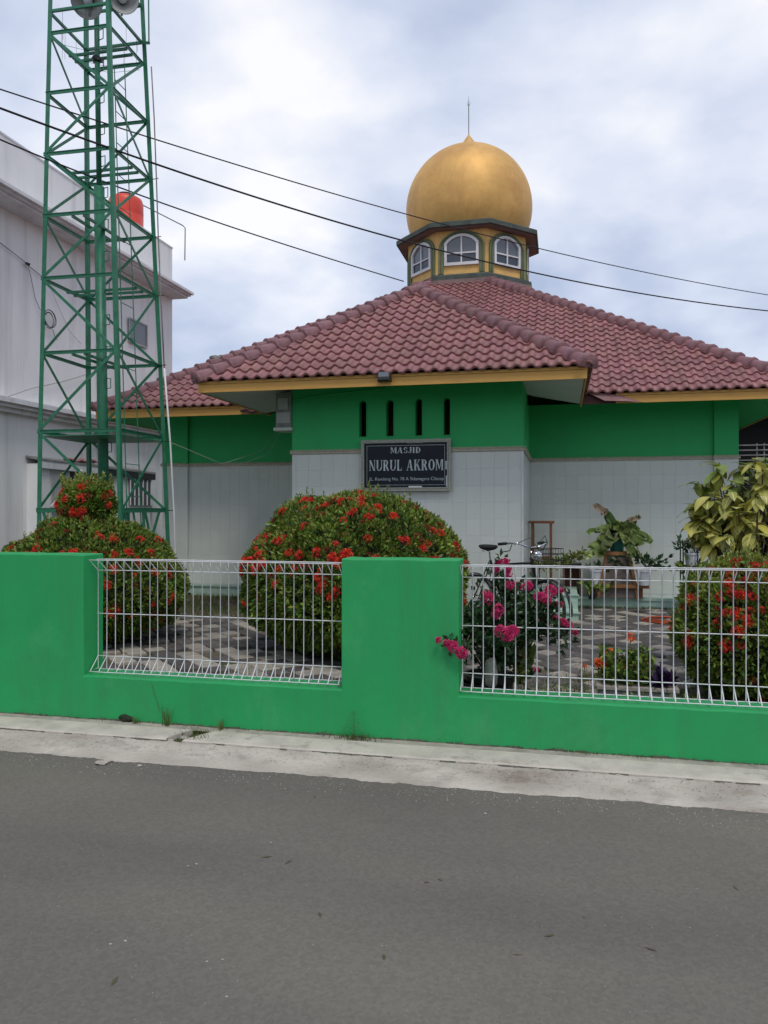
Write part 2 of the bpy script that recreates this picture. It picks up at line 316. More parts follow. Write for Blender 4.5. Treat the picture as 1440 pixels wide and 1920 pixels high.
def piece(name, me, M, parent, **props):   # instance of shared mesh data, M a world matrix
    o = bpy.data.objects.new(name, me); col.objects.link(o); o.parent = parent
    Mw = M.copy(); Mw.translation = M.translation - (wpos(parent) if parent is not None else Vector((0, 0, 0)))
    o.matrix_basis = Mw
    for k, v in props.items(): o[k] = v
    return o
def basis(o, x, y, z):
    return Matrix(((x[0], y[0], z[0], o[0]), (x[1], y[1], z[1], o[1]), (x[2], y[2], z[2], o[2]), (0, 0, 0, 1)))
def np_obj(name, V, F, m, parent=None, smooth=False, **props):
    off = wpos(parent) if parent is not None else Vector((0, 0, 0))
    me = bpy.data.meshes.new(name); V = np.asarray(V, dtype=np.float32) - np.array(off, dtype=np.float32)
    nF, k = F.shape
    me.vertices.add(len(V)); me.vertices.foreach_set('co', V.ravel())
    me.loops.add(nF * k); me.loops.foreach_set('vertex_index', F.ravel().astype(np.int32))
    me.polygons.add(nF); me.polygons.foreach_set('loop_start', np.arange(0, nF * k, k, dtype=np.int32))
    me.update(calc_edges=True); me.validate()
    if smooth: me.shade_smooth()
    me.materials.append(m); o = bpy.data.objects.new(name, me); col.objects.link(o); o.parent = parent
    for kk, v in props.items(): o[kk] = v
    return o

# ============================================================ SETTING
g = MB().add([(-420, -420, -.03), (420, -420, -.03), (420, 420, -.03), (-420, 420, -.03)], [(0, 1, 2, 3)])
struct(g, 'ground', m_far)
g = MB()
xs = np.linspace(-60, 60, 61)
for i in range(60): g.add([(xs[i], -14, 0), (xs[i + 1], -14, 0), (xs[i + 1], 4.40, 0), (xs[i], 4.40, 0)], [(0, 1, 2, 3)])
struct(g, 'road', m_road)
# sloping concrete gutter with a ragged lower edge
def nz(x, s=0): return .5 * math.sin(3.1 * x + s) + .3 * math.sin(7.7 * x + 2 * s) + .2 * math.sin(19.3 * x + 3 * s)
def strip(edges, x0, x1, step, name, m, **k):      # edges: list of functions x -> (y,z)
    n = int((x1 - x0) / step); vs = []; fs = []
    for i in range(n + 1):
        x = x0 + (x1 - x0) * i / n
        for e_ in edges: y, z = e_(x); vs.append((x, y, z))
    m_ = len(edges)
    for i in range(n):
        for j in range(m_ - 1): a = i * m_ + j; fs.append((a, a + m_, a + m_ + 1, a + 1))
    return struct(MB().add(vs, fs), name, m, smooth=True, **k)
strip([lambda x: (4.268 + .018 * nz(x) + .010 * nz(5 * x, 2) + .006 * nz(13 * x, 5), .001), lambda x: (4.288 + .016 * nz(x) + .008 * nz(5 * x, 2), .013 + .003 * nz(9 * x)),
       lambda x: (4.35, .036 + .004 * nz(4 * x, 1)), lambda x: (4.41, .064 + .004 * nz(5 * x, 4)), lambda x: (4.446 + .006 * nz(5 * x, 1), .083 + .004 * nz(6 * x, 3) + .002 * nz(21 * x, 1))],
      -16, 9, .015, 'concrete_gutter', m_conc)
strip([lambda x: (4.453, .070), lambda x: (4.73, .070), lambda x: (5.0, .07)], -16, 9, .5, 'kerb_bed', m_soil)
strip([lambda x: (4.655, .098), lambda x: (4.70, .101 + .003 * nz(4 * x)), lambda x: (4.75, .106 + .003 * nz(6 * x, 2))], -16, 9, .05, 'cement_margin', m_dirtconc)
# two kerb slabs with a washed-out gap between them
gx0 = atZ(337, 1385, .095).x; gx1 = atZ(385, 1385, .095).x
def kerb(x0, x1, skL=0, skR=0):
    mb = MB(); n = max(2, int((x1 - x0) / .08)); prof = [(4.450, .068), (4.452, .090), (4.462, .0975), (4.56, .101), (4.655, .104), (4.662, .098), (4.664, .06)]
    vs = []; fs = []
    for i in range(n + 1):
        x = x0 + (x1 - x0) * i / n
        for j, (y, z) in enumerate(prof): vs.append((x + (skL if i == 0 else skR if i == n else 0) * (4.664 - y) / .214, y + .003 * nz(6 * x, j) * (j < 3), z + .0015 * nz(4 * x, j)))
    k = len(prof)
    for i in range(n):
        for j in range(k - 1): a = i * k + j; fs.append((a, a + k, a + k + 1, a + 1))
    fs.append(tuple(range(k))[::-1]); fs.append(tuple(n * k + j for j in range(k)))
    mb.add(vs, fs); return mb
struct(kerb(-16, gx0, 0, -.10), 'kerb', m_conc2, smooth=False, label='pale concrete kerb slab west of the gap')
struct(kerb(gx1, 9, -.13, 0), 'kerb', m_conc2, smooth=False, label='long pale concrete kerb slab east of the gap')
# dark joint line and cracks between the kerb slab and the gutter
mb = MB()
xk = -9.0
while xk < 4:
    l = random.uniform(.02, .09); w0 = random.uniform(.0006, .003)
    if nz(1.7 * xk, 2) + random.uniform(-.5, .5) > -.15 and not gx0 - .12 < xk < gx1: 
        y = 4.449 + .003 * nz(6 * xk, 0) - random.uniform(0, .004); z = .087
        mb.add([(xk, y - w0, z - .001), (xk + l, y - w0 * .5 + random.uniform(-.003, .003), z - .001), (xk + l, y + .003, z + .003), (xk, y + .003, z + .003)], [(0, 1, 2, 3)])
    xk += l
o = mb.build('joint_grime', m_moss, bpy.data.objects['kerb'], kind='stuff')
# yard
g = MB().add([(-13, 4.9, .13), (12, 4.9, .13), (12, 30, .13), (-13, 30, .13)], [(0, 1, 2, 3)])
yard = struct(g, 'yard_ground', m_soil)
def paver_mesh(m, k):
    mb = MB(); s = .094; h = .03; r = random.Random(k); j = lambda: r.uniform(-.006, .006)
    c = [(-s + j(), -s + j()), (s + j(), -s + j()), (s + j(), s + j()), (-s + j(), s + j())]; i_ = .92
    vs = [(x, y, -.02) for x, y in c] + [(x, y, h * .75) for x, y in c] + [(x * i_, y * i_, h) for x, y in c]
    mb.add(vs, [(8, 9, 10, 11)] + [(a, (a + 1) % 4, (a + 1) % 4 + 4, a + 4) for a in range(4)] + [(a + 4, (a + 1) % 4 + 4, (a + 1) % 4 + 8, a + 8) for a in range(4)])
    me = bpy.data.meshes.new('paver'); me.from_pydata(mb.v, [], mb.f); me.materials.append(m); return me
PL = [paver_mesh(m_pave_l, i) for i in range(3)]; PD = [paver_mesh(m_pave_d, i + 5) for i in range(3)]
cells = []
s2 = .2 / math.sqrt(2)
r_ = random.Random(11)
for i in range(-60, 60):
    for j in range(-60, 90):
        x = (i - j) * s2 * 1.0; y = 5.0 + (i + j) * s2
        if not (-7.6 < x < 4.6 and 5.15 < y < 11.5): continue
        if x < -1.9 and y > 9.55 + .2 * math.sin(3 * x): continue
        if x < -3 and y < 5.6: continue
        if x > -.9 and y < 5.75: continue
        light = (i % 3 == 0 and j % 2 == 0) or (j % 5 == 2 and i % 2 == 0)
        if x < -1 and r_.random() < .2: light = not light
        if y < 7.4 and r_.random() < .35: light = True
        if r_.random() < (.16 if x < -1 else .05): continue
        cells.append((x, y, light, r_.uniform(-.5, .5)))
def inview(x, y):
    d = -x * math.sin(YAW) + y * math.cos(YAW); u = (x * math.cos(YAW) + y * math.sin(YAW)) / d
    px = 720 + FPX * u
    if not 180 < px < 1300: return False
    return not (640 < px < 868 or (px < 330 and y > 6) or (445 < px < 880 and y > 6.3))
vis = sorted([c for c in cells if inview(c[0], c[1])], key=lambda c: c[1]); one = set(id(c) for c in vis[:300])
V = []; 
rest_l, rest_d = MB(), MB()
for c in cells:
    x, y, lt, a = c; M = Matrix.Translation((x, y, .13 + a * .006)) @ Euler((a * .03, -a * .02, R(45) + a * .06)).to_matrix().to_4x4()
    me = random.choice(PL if lt else PD)
    if id(c) in one: piece('paver', me, M, yard)
    else:
        (rest_l if lt else rest_d).add([M @ v.co for v in me.vertices], [tuple(p.vertices) for p in me.polygons])
rest_l.build('pale_pavers', m_pave_l, yard, kind='stuff'); rest_d.build('dark_pavers', m_pave_d, yard, kind='stuff')

# ============================================================ GRASS
def blades(name, pts, h, w_, m, parent=None, lean=.5, **props):
    pts = np.asarray(pts, float); n = len(pts); a = rng.uniform(0, 2 * np.pi, n); hh = h * rng.uniform(.5, 1.2, n); ww = w_ * rng.uniform(.6, 1.3, n)
    la = rng.uniform(0, 2 * np.pi, n); le = lean * hh * rng.uniform(.1, 1, n)
    dx_ = np.stack([np.cos(a), np.sin(a), 0 * a], 1); ld = np.stack([np.cos(la), np.sin(la), 0 * a], 1); up = np.array([0, 0, 1.])
    b0 = pts - dx_ * ww[:, None]; b1 = pts + dx_ * ww[:, None]
    mid = pts + ld * (le * .35)[:, None] + up * (hh * .6)[:, None]; m0 = mid - dx_ * (ww * .7)[:, None]; m1 = mid + dx_ * (ww * .7)[:, None]
    tp = pts + ld * le[:, None] + up * hh[:, None]
    V = np.stack([b0, b1, m1, m0, tp], 1).reshape(-1, 3); i = np.arange(n)[:, None] * 5
    F = np.concatenate([i + [0, 1, 2], i + [0, 2, 3], i + [3, 2, 4]], 0)
    return np_obj(name, V, F, m, parent, **props)
P = []
for _ in range(9000):
    x = rng.uniform(-7.4, -1.9); y = rng.uniform(9.5, 12); P.append((x, y, .13))
for _ in range(9000):
    x = rng.uniform(-7.4, 4.4); y = rng.uniform(5.0, 11.4)
    if math.sin(2.1 * x + 1.3 * y) + math.sin(3.7 * y - 1.1 * x + 1) > .55: P.append((x, y, .13))
for _ in range(9000):
    x = rng.normal(.55, .55); y = rng.normal(5.9, .45)
    if -.5 < x < 1.6 and 5.0 < y: P.append((x, y, .13))
for _ in range(2500):
    P.append((rng.uniform(-.3, 2.3), 11.42 + rng.normal(0, .05), .13))
o = blades('grass', P, .06, .0035, m_grass, lean=.8, kind='stuff'); tag(o, 'thin green grass growing between the yard pavers', 'grass')

# ============================================================ GREEN BOUNDARY WALL
YF, YB = 4.735, 4.975
XL_END = -3.238; XP0, XP1 = -1.373, -.619; XR0 = 2.0
bw = thing('boundary_wall', 'bright green painted masonry wall with low sills and solid pillars along the road', 'wall', (-1, 4.85, .1))
def rough_box(x0, x1, y0, y1, z0, z1, seed=0, step=.09):
    """plaster box with gently uneven faces and chipped upper edges"""
    bm = bmesh.new()
    nx = max(1, int((x1 - x0) / step)); nzv = max(1, int((z1 - z0) / step))
    def P_(x, y, z):
        d = .003 * nz(2.3 * x + seed, z * 3) + .0015 * nz(9 * x, 5 * z + seed)
        return (x, y + (d if y == y0 else -d), z + (.0025 * nz(5 * x + seed, y) if z == z1 else 0))
    def grid(fn, a, b):
        g_ = [[bm.verts.new(fn(i / a, j / b)) for j in range(b + 1)] for i in range(a + 1)]
        for i in range(a):
            for j in range(b): bm.faces.new((g_[i][j], g_[i + 1][j], g_[i + 1][j + 1], g_[i][j + 1]))
    lx = lambda t: x0 + (x1 - x0) * t; lz = lambda t: z0 + (z1 - z0) * t; ly = lambda t: y0 if t == 0 else (y1 if t == 1 else y0 + (y1 - y0) * t)
    grid(lambda i, j: P_(lx(i), y0, z1 if j == 1 else lz(j)), nx, nzv)
    grid(lambda i, j: P_(lx(1 - i), y1, z1 if j == 1 else lz(j)), nx, nzv)
    grid(lambda i, j: P_(lx(i), ly(j), z1), nx, 1)
    grid(lambda i, j: P_(x0, ly(1 - i), z1 if j == 1 else lz(j)), 1, nzv)
    grid(lambda i, j: P_(x1, ly(i), z1 if j == 1 else lz(j)), 1, nzv)
    bmesh.ops.remove_doubles(bm, verts=bm.verts, dist=.0005)
    mb = MB(); bm.verts.index_update(); mb.add([tuple(v.co) for v in bm.verts], [tuple(v.index for v in f.verts) for f in bm.faces]); bm.free(); return mb
SILL = .40
def masonry():
    bm = bmesh.new(); br = [-16, -8, XL_END, XP0, XP1, XR0, 9]; tops = [1.24, 1.24, SILL, 1.243, SILL, 1.24]; V = {}
    def vt(x, y, z):
        k = (round(x, 4), y, round(z, 4))
        if k not in V:
            d = .0035 * nz(2.3 * x, z * 3) + .0018 * nz(9 * x, 5 * z)
            top = abs(z - SILL) < 1e-4 or z > 1.2
            V[k] = bm.verts.new((x, y + (d if y == YF else -d), z + (.003 * nz(5 * x, y) + .0015 * nz(21 * x, y) if top else 0)))
        return V[k]
    low = [.06, .14, .22, .31, SILL]; hi = [SILL + (1.24 - SILL) * k / 9 for k in range(10)]
    def q(*a):
        try: bm.faces.new([vt(*p) for p in a])
        except ValueError: pass
    for k in range(6):
        x0, x1, tp = br[k], br[k + 1], tops[k]; n = max(1, int(round((x1 - x0) / .09))) if x1 > -9 else 4
        zs = low + (hi[1:] if tp > 1 else [])
        for i in range(n):
            a, b = x0 + (x1 - x0) * i / n, x0 + (x1 - x0) * (i + 1) / n
            for z0, z1 in zip(zs[:-1], zs[1:]): q((a, YF, z0), (b, YF, z0), (b, YF, z1), (a, YF, z1)); q((b, YB, z0), (a, YB, z0), (a, YB, z1), (b, YB, z1))
            z = zs[-1]; q((a, YF, z), (b, YF, z), (b, YB, z), (a, YB, z))
    for x, s_ in ((XL_END, 1), (XP0, -1), (XP1, 1), (XR0, -1)):
        for z0, z1 in zip(hi[:-1], hi[1:]):
            if s_ > 0: q((x, YF, z0), (x, YB, z0), (x, YB, z1), (x, YF, z1))
            else: q((x, YB, z0), (x, YF, z0), (x, YF, z1), (x, YB, z1))
    bm.verts.index_update(); mb = MB(); mb.add([tuple(v.co) for v in bm.verts], [tuple(v.index for v in f.verts) for f in bm.faces]); bm.free(); return mb
masonry().build('masonry', m_wallgreen, bw, smooth=False, bevel=.007)
# ragged dirty line where the paint stops above the kerb
mb = MB()
for i in range(520):
    x = -7 + i * .0185 + random.uniform(-.008, .008); h = abs(nz(1.9 * x, 1)) * .012 + random.uniform(.002, .010)
    mb.add([(x - .014, YF - .004, .104), (x + .014, YF - .004, .104), (x + .010, YF - .0035, .104 + h), (x - .008, YF - .0035, .104 + h * .8)], [(0, 1, 2, 3)])
mb.build('paint_edge_dirt', m_moss, bw, kind='stuff')
# cracks in the plaster
def crack(pts, w_=.0035):
    mb = MB()
    for i in range(len(pts) - 1):
        (a, b), (c, d) = pts[i], pts[i + 1]; mb.add([(a - w_ / 2, YF - .0045, b), (a + w_ / 2, YF - .0045, b), (c + w_ / 2, YF - .0045, d), (c - w_ / 2, YF - .0045, d)], [(0, 1, 2, 3)])
    mb.build('crack', m_moss, bw)
def cpx(pp): return [(atY(a, b, YF).x, atY(a, b, YF).z) for a, b in pp]
crack(cpx([(284, 1277), (287, 1290), (293, 1310), (297, 1322), (300, 1335)]), .0028)

# ============================================================ WIRE FENCE PANELS
YM, YN = 4.88, 4.785       # mesh plane and the nose of its bends
def mesh_panel(x0, n, pitch, label):
    t = thing('wire_fence_panel', label, 'fence', (x0, YM, SILL), 'white welded wire panels on the green wall')
    W = (n - 1) * pitch; r = .0033
    zb, z1, zm, z2, zt = .425, .515, .817, 1.125, 1.2
    sh = MB().tube([(0, 0, z1), (0, YN - YM, zb), (0, 0, zb + .004), (0, 0, z1), (0, 0, z2), (0, YN - YM, zt - .002), (0, 0, zt), (0, 0, z2)], r, 6)
    me = bpy.data.meshes.new('wire'); me.from_pydata(sh.v, [], sh.f); me.shade_smooth(); me.materials.append(m_wire)
    for i in range(n): piece('wire', me, Matrix.Translation((x0 + i * pitch + random.uniform(-.002, .002), YM + random.uniform(-.001, .001), 0)) @ Euler((0, random.uniform(-.003, .003), random.uniform(-.02, .02))).to_matrix().to_4x4(), t)
    for y, z in ((YM + .005, z1), (YM + .005, zm), (YM + .005, z2), (YN, zb - .004), (YN, zt + .003), (YM, zt + .005), (YM, zb - .001)):
        k = int(W / .13); pts = [(x0 - .012 + (W + .024) * i / k, y, z + .0016 * nz(2.2 * (x0 + W * i / k), z)) for i in range(k + 1)]
        MB().tube(pts, r * 1.08, 6).build('rail_wire', m_wire, t, smooth=True)
    return t
mesh_panel(-3.215, 28, .0668, 'white welded wire panel between the long green wall and the middle pillar')
mesh_panel(XP1 + .005, 39, .0668, 'white welded wire panel to the east of the middle pillar, pink flowers poking through')

# ============================================================ MOSQUE
MX0, MX1, MY0, MY1 = -6.64, 2.47, 12.05, 22.2      # main walls
PX0, PX1, PY0 = -3.513, -.473, 9.75                # porch walls
EX0, EX1, EY0 = -4.455, .281, 8.90                 # porch eaves
RX0, RX1, RY0, RY1 = -7.33, 3.2, 11.05, 23.0       # main eaves
ZB, ZW = 2.34, 3.24
mq = thing('mosque', 'small green and white mosque with mauve tiled hip roofs and a golden dome', 'mosque', (-2.07, 14, .13))
# --- upper green walls
mb = MB()
slx = [(atY(a, 780, PY0).x, atY(b, 780, PY0).x) for a, b in ((674, 687), (724.5, 738), (779, 791.5), (832, 844))]
sz0, sz1 = 2.515, 2.985
cur = PX0
for a, b in slx:
    mb.box(cur, a, PY0, PY0 + .13, ZB, ZW); mb.box(a, b, PY0 + .0, PY0 + .13, ZB, sz0); cur = b
    cxm = (a + b) / 2; rr = (b - a) / 2; n = 8; zc = sz1 - rr
    for k in range(n):     # arched head
        t0, t1 = math.pi * k / n, math.pi * (k + 1) / n
        xa, xb = cxm - rr * math.cos(t0), cxm - rr * math.cos(t1); za_, zb_ = zc + rr * math.sin(t0), zc + rr * math.sin(t1)
        mb.add([(xa, PY0, za_), (xb, PY0, zb_), (xb, PY0, ZW), (xa, PY0, ZW), (xa, PY0 + .13, za_), (xb, PY0 + .13, zb_), (xb, PY0 + .13, ZW), (xa, PY0 + .13, ZW)], [(0, 1, 2, 3), (5, 4, 7, 6), (0, 4, 5, 1), (3, 2, 6, 7)])
mb.box(cur, PX1, PY0, PY0 + .13, ZB, ZW)
mb.box(PX0, PX0 + .13, PY0 + .13, MY0, ZB, ZW)
# east porch wall with its own slit
ys0, ys1 = 10.55, 10.75
mb.box(PX1 - .13, PX1, PY0 + .13, ys0, ZB, ZW); mb.box(PX1 - .13, PX1, ys1, MY0, ZB, ZW); mb.box(PX1 - .13, PX1, ys0, ys1, ZB, sz0); mb.box(PX1 - .13, PX1, ys0, ys1, sz1, ZW)
mb.build('porch_wall', m_mosgreen, mq)
# slit reveal frames
for a, b in slx:
    cxm = (a + b) / 2; rr = (b - a) / 2; zc = sz1 - rr
    path = [(a, sz0)] + [(cxm - rr * math.cos(math.pi * k / 8), zc + rr * math.sin(math.pi * k / 8)) for k in range(9)] + [(b, sz0), (a, sz0)]
    f = MB()
    for (x0, z0), (x1, z1) in zip(path[:-1], path[1:]):
        d = Vector((x1 - x0, 0, z1 - z0)).normalized(); nn = Vector((-d.z, 0, d.x)) * .012
        f.add([Vector((x0, PY0 - .008, z0)), Vector((x1, PY0 - .008, z1)), Vector((x1, PY0 - .008, z1)) + nn, Vector((x0, PY0 - .008, z0)) + nn,
               Vector((x0, PY0 + .01, z0)), Vector((x1, PY0 + .01, z1)), Vector((x1, PY0 + .01, z1)) + nn, Vector((x0, PY0 + .01, z0)) + nn],
              [(0, 1, 2, 3), (0, 4, 5, 1), (3, 2, 6, 7)])
    f.build('vent_slit', m_mosgreen, mq)
MB().box(PX0 + .2, PX1 - .2, PY0 + 1.0, PY0 + 1.05, .3, ZW).build('inner_partition', m_wood2, mq)
g = MB(); g.box(MX0, PX0, MY0, MY0 + .15, ZB, ZW + .3).box(PX1, MX1, MY0, MY0 + .15, ZB, ZW + .3).box(MX0, MX0 + .15, MY0 + .15, MY1, ZB, ZW + .3).box(MX1 - .15, MX1, MY0 + .15, MY1, ZB, ZW + .3).box(MX0, MX1, MY1, MY1 + .15, ZB, ZW + .3)
g.box(PX0 + .01, PX1 - .01, MY0 + .02, MY0 + .15, .2, ZW + .3)
g.build('main_wall', m_mosgreen, mq)
MB().box(MX0 - .03, -6.2, MY0 - .06, MY0 + .2, ZB, ZW).build('column', m_mosgreen, mq); MB().box(2.17, MX1 + .03, MY0 - .06, MY0 + .2, ZB, ZW).build('column', m_mosgreen, mq)
# --- lower walls with tiles
lo = MB(); lo.box(PX0, PX1, PY0, PY0 + .13, .13, ZB - .003).box(PX0, PX0 + .13, PY0 + .131, MY0, .13, ZB - .003).box(PX1 - .13, PX1, PY0 + .131, MY0, .13, ZB - .003)
lo.box(MX0, PX0, MY0, MY0 + .15, .13, ZB - .003).box(PX1, MX1, MY0, MY0 + .15, .13, ZB - .003).box(MX0 - .03, -6.2, MY0 - .06, MY0 - .001, .13, ZB - .003).box(2.17, MX1 + .03, MY0 - .06, MY0 - .001, .13, ZB - .003)
lo.box(MX0, MX0 + .15, MY0 + .151, MY1, .13, ZB - .003).box(MX1 - .15, MX1, MY0 + .151, MY1, .13, ZB - .003)
lowall = lo.build('tiled_dado', m_grout, mq)
TW, TH = .1755, .2135
def tile_mesh(w_, h_, mm=m_tile):
    b = .001; t = .0022; vs = [(0, 0, 0), (w_, 0, 0), (w_, 0, h_), (0, 0, h_), (0, -t + .001, 0), (w_, -t + .001, 0), (w_, -t + .001, h_), (0, -t + .001, h_), (b, -t, b), (w_ - b, -t, b), (w_ - b, -t, h_ - b), (b, -t, h_ - b)]
    fs = [(8, 9, 10, 11)] + [(a, (a + 1) % 4, (a + 1) % 4 + 4, a + 4) for a in range(4)] + [(a + 4, (a + 1) % 4 + 4, (a + 1) % 4 + 8, a + 8) for a in range(4)]
    me = bpy.data.meshes.new('wall_tile'); me.from_pydata(vs, [], fs); me.materials.append(mm); return me
tm_cache = {}
budget = [300]; far = MB()
def tiles(x0, x1, Y, z0, z1, xdir=Vector((1, 0, 0)), origin=None, from_right=True):
    Wd = x1 - x0; nrow = int(math.ceil((z1 - z0) / TH - 1e-6)); ncol = int(math.ceil(Wd / TW - 1e-6))
    for j in range(nrow):
        zt = z1 - j * TH; zb_ = max(z0, zt - TH)
        for i in range(ncol):
            xb = Wd - i * TW; xa = max(0, xb - TW)
            w_, h_ = round(xb - xa - .0018, 4), round(zt - zb_ - .0018, 4)
            if w_ < .012 or h_ < .012: continue
            if (w_, h_) not in tm_cache: tm_cache[(w_, h_)] = tile_mesh(w_, h_)
            yd = Vector((0, 0, 1)).cross(xdir)
            O = (origin if origin is not None else Vector((x0, Y, 0))) + xdir * (xa + .001) + Vector((0, 0, zb_ + .001))
            M = basis(O, xdir, yd, Vector((0, 0, 1))) @ Euler((random.uniform(-.003, .003), 0, random.uniform(-.004, .004))).to_matrix().to_4x4()
            me = tm_cache[(w_, h_)]
            if budget[0] > 0: piece('wall_tile', me, M, lowall); budget[0] -= 1
            else: far.add([M @ v.co for v in me.vertices], [tuple(p.vertices) for p in me.polygons])
ZT = ZB - .045
tiles(PX0, PX1, PY0 - .001, .30, ZT)
tiles(PX1 + .011, 2.17, MY0 - .001, .30, ZT)
tiles(2.17, MX1 + .03, MY0 - .061, .30, ZT)
tiles(0, MY0 - PY0, 0, .30, ZT, Vector((0, 1, 0)), Vector((PX1 + .001, PY0, 0)))
tiles(-6.2, PX0 - .01, MY0 - .001, .30, ZT); tiles(MX0 - .03, -6.2, MY0 - .061, .30, ZT)
far.build('wall_tiles', m_tilei, lowall, kind='stuff')
# corner bead and rope border
MB().box(PX1 - .012, PX1 + .012, PY0 - .014, PY0 + .004, .30, ZT).build('corner_bead', m_white2, lowall)
def border(a, b, name='border_trim'):
    a, b = Vector(a), Vector(b); d = (b - a).normalized(); nrm = d.cross(Vector((0, 0, 1))); mb = MB()
    mb.bar(a + Vector((0, 0, -.024)) + nrm * .006, b + Vector((0, 0, -.024)) + nrm * .006, .026, .030)
    n = int((b - a).length / .032)
    for i in range(n):
        p = a + d * ((i + .5) * .032) + nrm * .020; mb.bar(p - d * .012 + Vector((0, 0, -.010)), p + d * .012 + Vector((0, 0, .012)), .014, .016)
    mb.build(name, m_border, lowall)
border((PX0 - .02, PY0 - .008, ZB), (PX1 + .02, PY0 - .008, ZB)); border((PX1 + .008, PY0, ZB), (PX1 + .008, MY0, ZB))
border((PX1 + .03, MY0 - .008, ZB), (2.17, MY0 - .008, ZB)); border((2.15, MY0 - .068, ZB), (MX1 + .05, MY0 - .068, ZB))
border((-6.2, MY0 - .008, ZB), (PX0, MY0 - .008, ZB)); border((MX0 - .05, MY0 - .068, ZB), (-6.18, MY0 - .068, ZB))
# plinth and steps
g = MB(); g.box(PX1 + .03, 4.4, 11.52, MY0 - .07, .10, .275).box(PX1 + .03, 4.4, 11.50, 11.56, .262, .30)
g.build('terrace', m_paleg, mq); g = MB()
g.box(MX0 - .35, PX0, 11.82, MY0 - .07, .10, .30).box(MX0 - .35, PX0, 11.80, 11.86, .285, .318)
g.build('plinth', m_paleg, mq); g = MB()
g.box(PX0 - .1, PX1 + .1, PY0 - .12, PY0 - .012, .10, .30)
g.build('plinth', m_paleg, mq)
g = MB(); sx0, sx1 = -.34, .21
g.box(sx0, sx1, 9.98, 11.5, .10, .26).box(sx0, sx1, 10.4, 11.5, .26, .44)
g.box(sx0 - .01, sx1 + .015, 9.96, 10.01, .248, .264).box(sx0 - .01, sx1 + .015, 10.38, 10.43, .428, .444)
g.build('steps', m_paleg, mq)

# --- roof
SLP, SLM, ZE = .69, .65, 3.17
def tile_profile():
    xs_ = [0, .16, .34, .43, .53, .65, .77, .87, .96, 1.0]; hs = [.004, 0, .004, .020, .034, .039, .034, .020, .006, .004]
    return xs_, hs
RW, RL = .157, .2175
def rooftile():
    xs_, hs = tile_profile(); n = len(xs_); L_ = RL + .03
    vs = [(x * RW, 0, h + .030) for x, h in zip(xs_, hs)] + [(x * RW, L_, h + .002) for x, h in zip(xs_, hs)] + [(x * RW, .001, h + .004) for x, h in zip(xs_, hs)]
    fs = [(i, i + 1, i + 1 + n, i + n) for i in range(n - 1)] + [(2 * n + i, 2 * n + i + 1, i + 1, i) for i in range(n - 1)]
    me = bpy.data.meshes.new('roof_tile'); me.from_pydata(vs, [], fs); me.materials.append(m_roof)
    sm = [True] * (n - 1) + [False] * (n - 1); me.polygons.foreach_set('use_smooth', sm); return me
RT = rooftile()
RTm = [np.array([v.co for v in RT.vertices]), [tuple(p.vertices) for p in RT.polygons]]
def clip_tile(M, planes):
    bm = bmesh.new(); bm.from_mesh(RT); bmesh.ops.transform(bm, matrix=M, verts=bm.verts)
    for co, no in planes:
        bmesh.ops.bisect_plane(bm, geom=bm.verts[:] + bm.edges[:] + bm.faces[:], plane_co=co, plane_no=no, clear_outer=True)
    bm.verts.index_update(); out = ([v.co.copy() for v in bm.verts], [tuple(v.index for v in f.verts) for f in bm.faces]); bm.free(); return out
def roof_face(O, ex, ey_plan, slope, width, planes, single, parent, skip=None):
    """O eave start, ex along the eave, ey_plan horizontal inward; planes = (co,no outward) world clipping planes"""
    ey = (ey_plan + Vector((0, 0, slope))).normalized(); ez = ex.cross(ey).normalized()
    rows = int(20 / RL); ncol = int(math.ceil(width / RW)); rest = MB(); singles = []
    off = (width - ncol * RW) / 2
    for j in range(rows):
        anyr = False
        for i in range(ncol):
            p = O + ex * (off + i * RW) + ey * (j * RL - .05) + ez * .012
            c = p + ex * RW / 2 + ey * RL / 2
            ds = [(c - co).dot(no) for co, no in planes]
            if max(ds) > .16: continue
            if skip and skip(c): anyr = True; continue
            anyr = True
            jit = Euler((random.uniform(-.006, .006), random.uniform(-.012, .012), random.uniform(-.012, .012))).to_matrix().to_4x4()
            M = basis(p, ex, ey, ez) @ jit
            singles.append((M, max(ds) > -.16))
        if not anyr: break
    for k, (M, edge) in enumerate(singles):
        if k < single:
            if edge:
                vs, fs = clip_tile(M, planes)
                if not fs: continue
                o_ = MB().add(vs, fs).build('roof_tile', m_roof, parent)
            else: piece('roof_tile', RT, M, parent)
        else:
            if edge: vs, fs = clip_tile(M, planes); rest.add(vs, fs)
            else: rest.add([M @ Vector(v) for v in RTm[0]], RTm[1])
    if rest.f: rest.build('roof_tiles', m_roofi, parent, kind='stuff')
    return len(singles)
pr = MB()      # porch deck
hp = (EX1 - EX0) / 2; xr = EX0 + hp; zr = ZE + SLP * hp; yh = EY0 + hp; yv = RY0 + (zr - ZE) / SLM
pr.add([(EX0, EY0, ZE), (EX1, EY0, ZE), (xr, yh, zr), (xr, yv, zr), (EX0, RY0, ZE), (EX1, RY0, ZE)], [(0, 1, 2), (1, 5, 3, 2), (0, 2, 3, 4)])
proof = pr.build('porch_roof', m_deck, mq)
hm = (RX1 - RX0) / 2; xm = RX0 + hm; zm_ = ZE + SLM * hm; ya = RY0 + hm; yb = RY1 - hm
mr_ = MB().add([(RX0, RY0, ZE), (RX1, RY0, ZE), (RX1, RY1, ZE), (RX0, RY1, ZE), (xm, ya, zm_), (xm, yb, zm_)], [(0, 1, 4), (1, 2, 5, 4), (2, 3, 5), (3, 0, 4, 5)])
mroof = mr_.build('main_roof', m_deck, mq)
s2_ = 1 / math.sqrt(2)
X_, Y_ = Vector((1, 0, 0)), Vector((0, 1, 0))
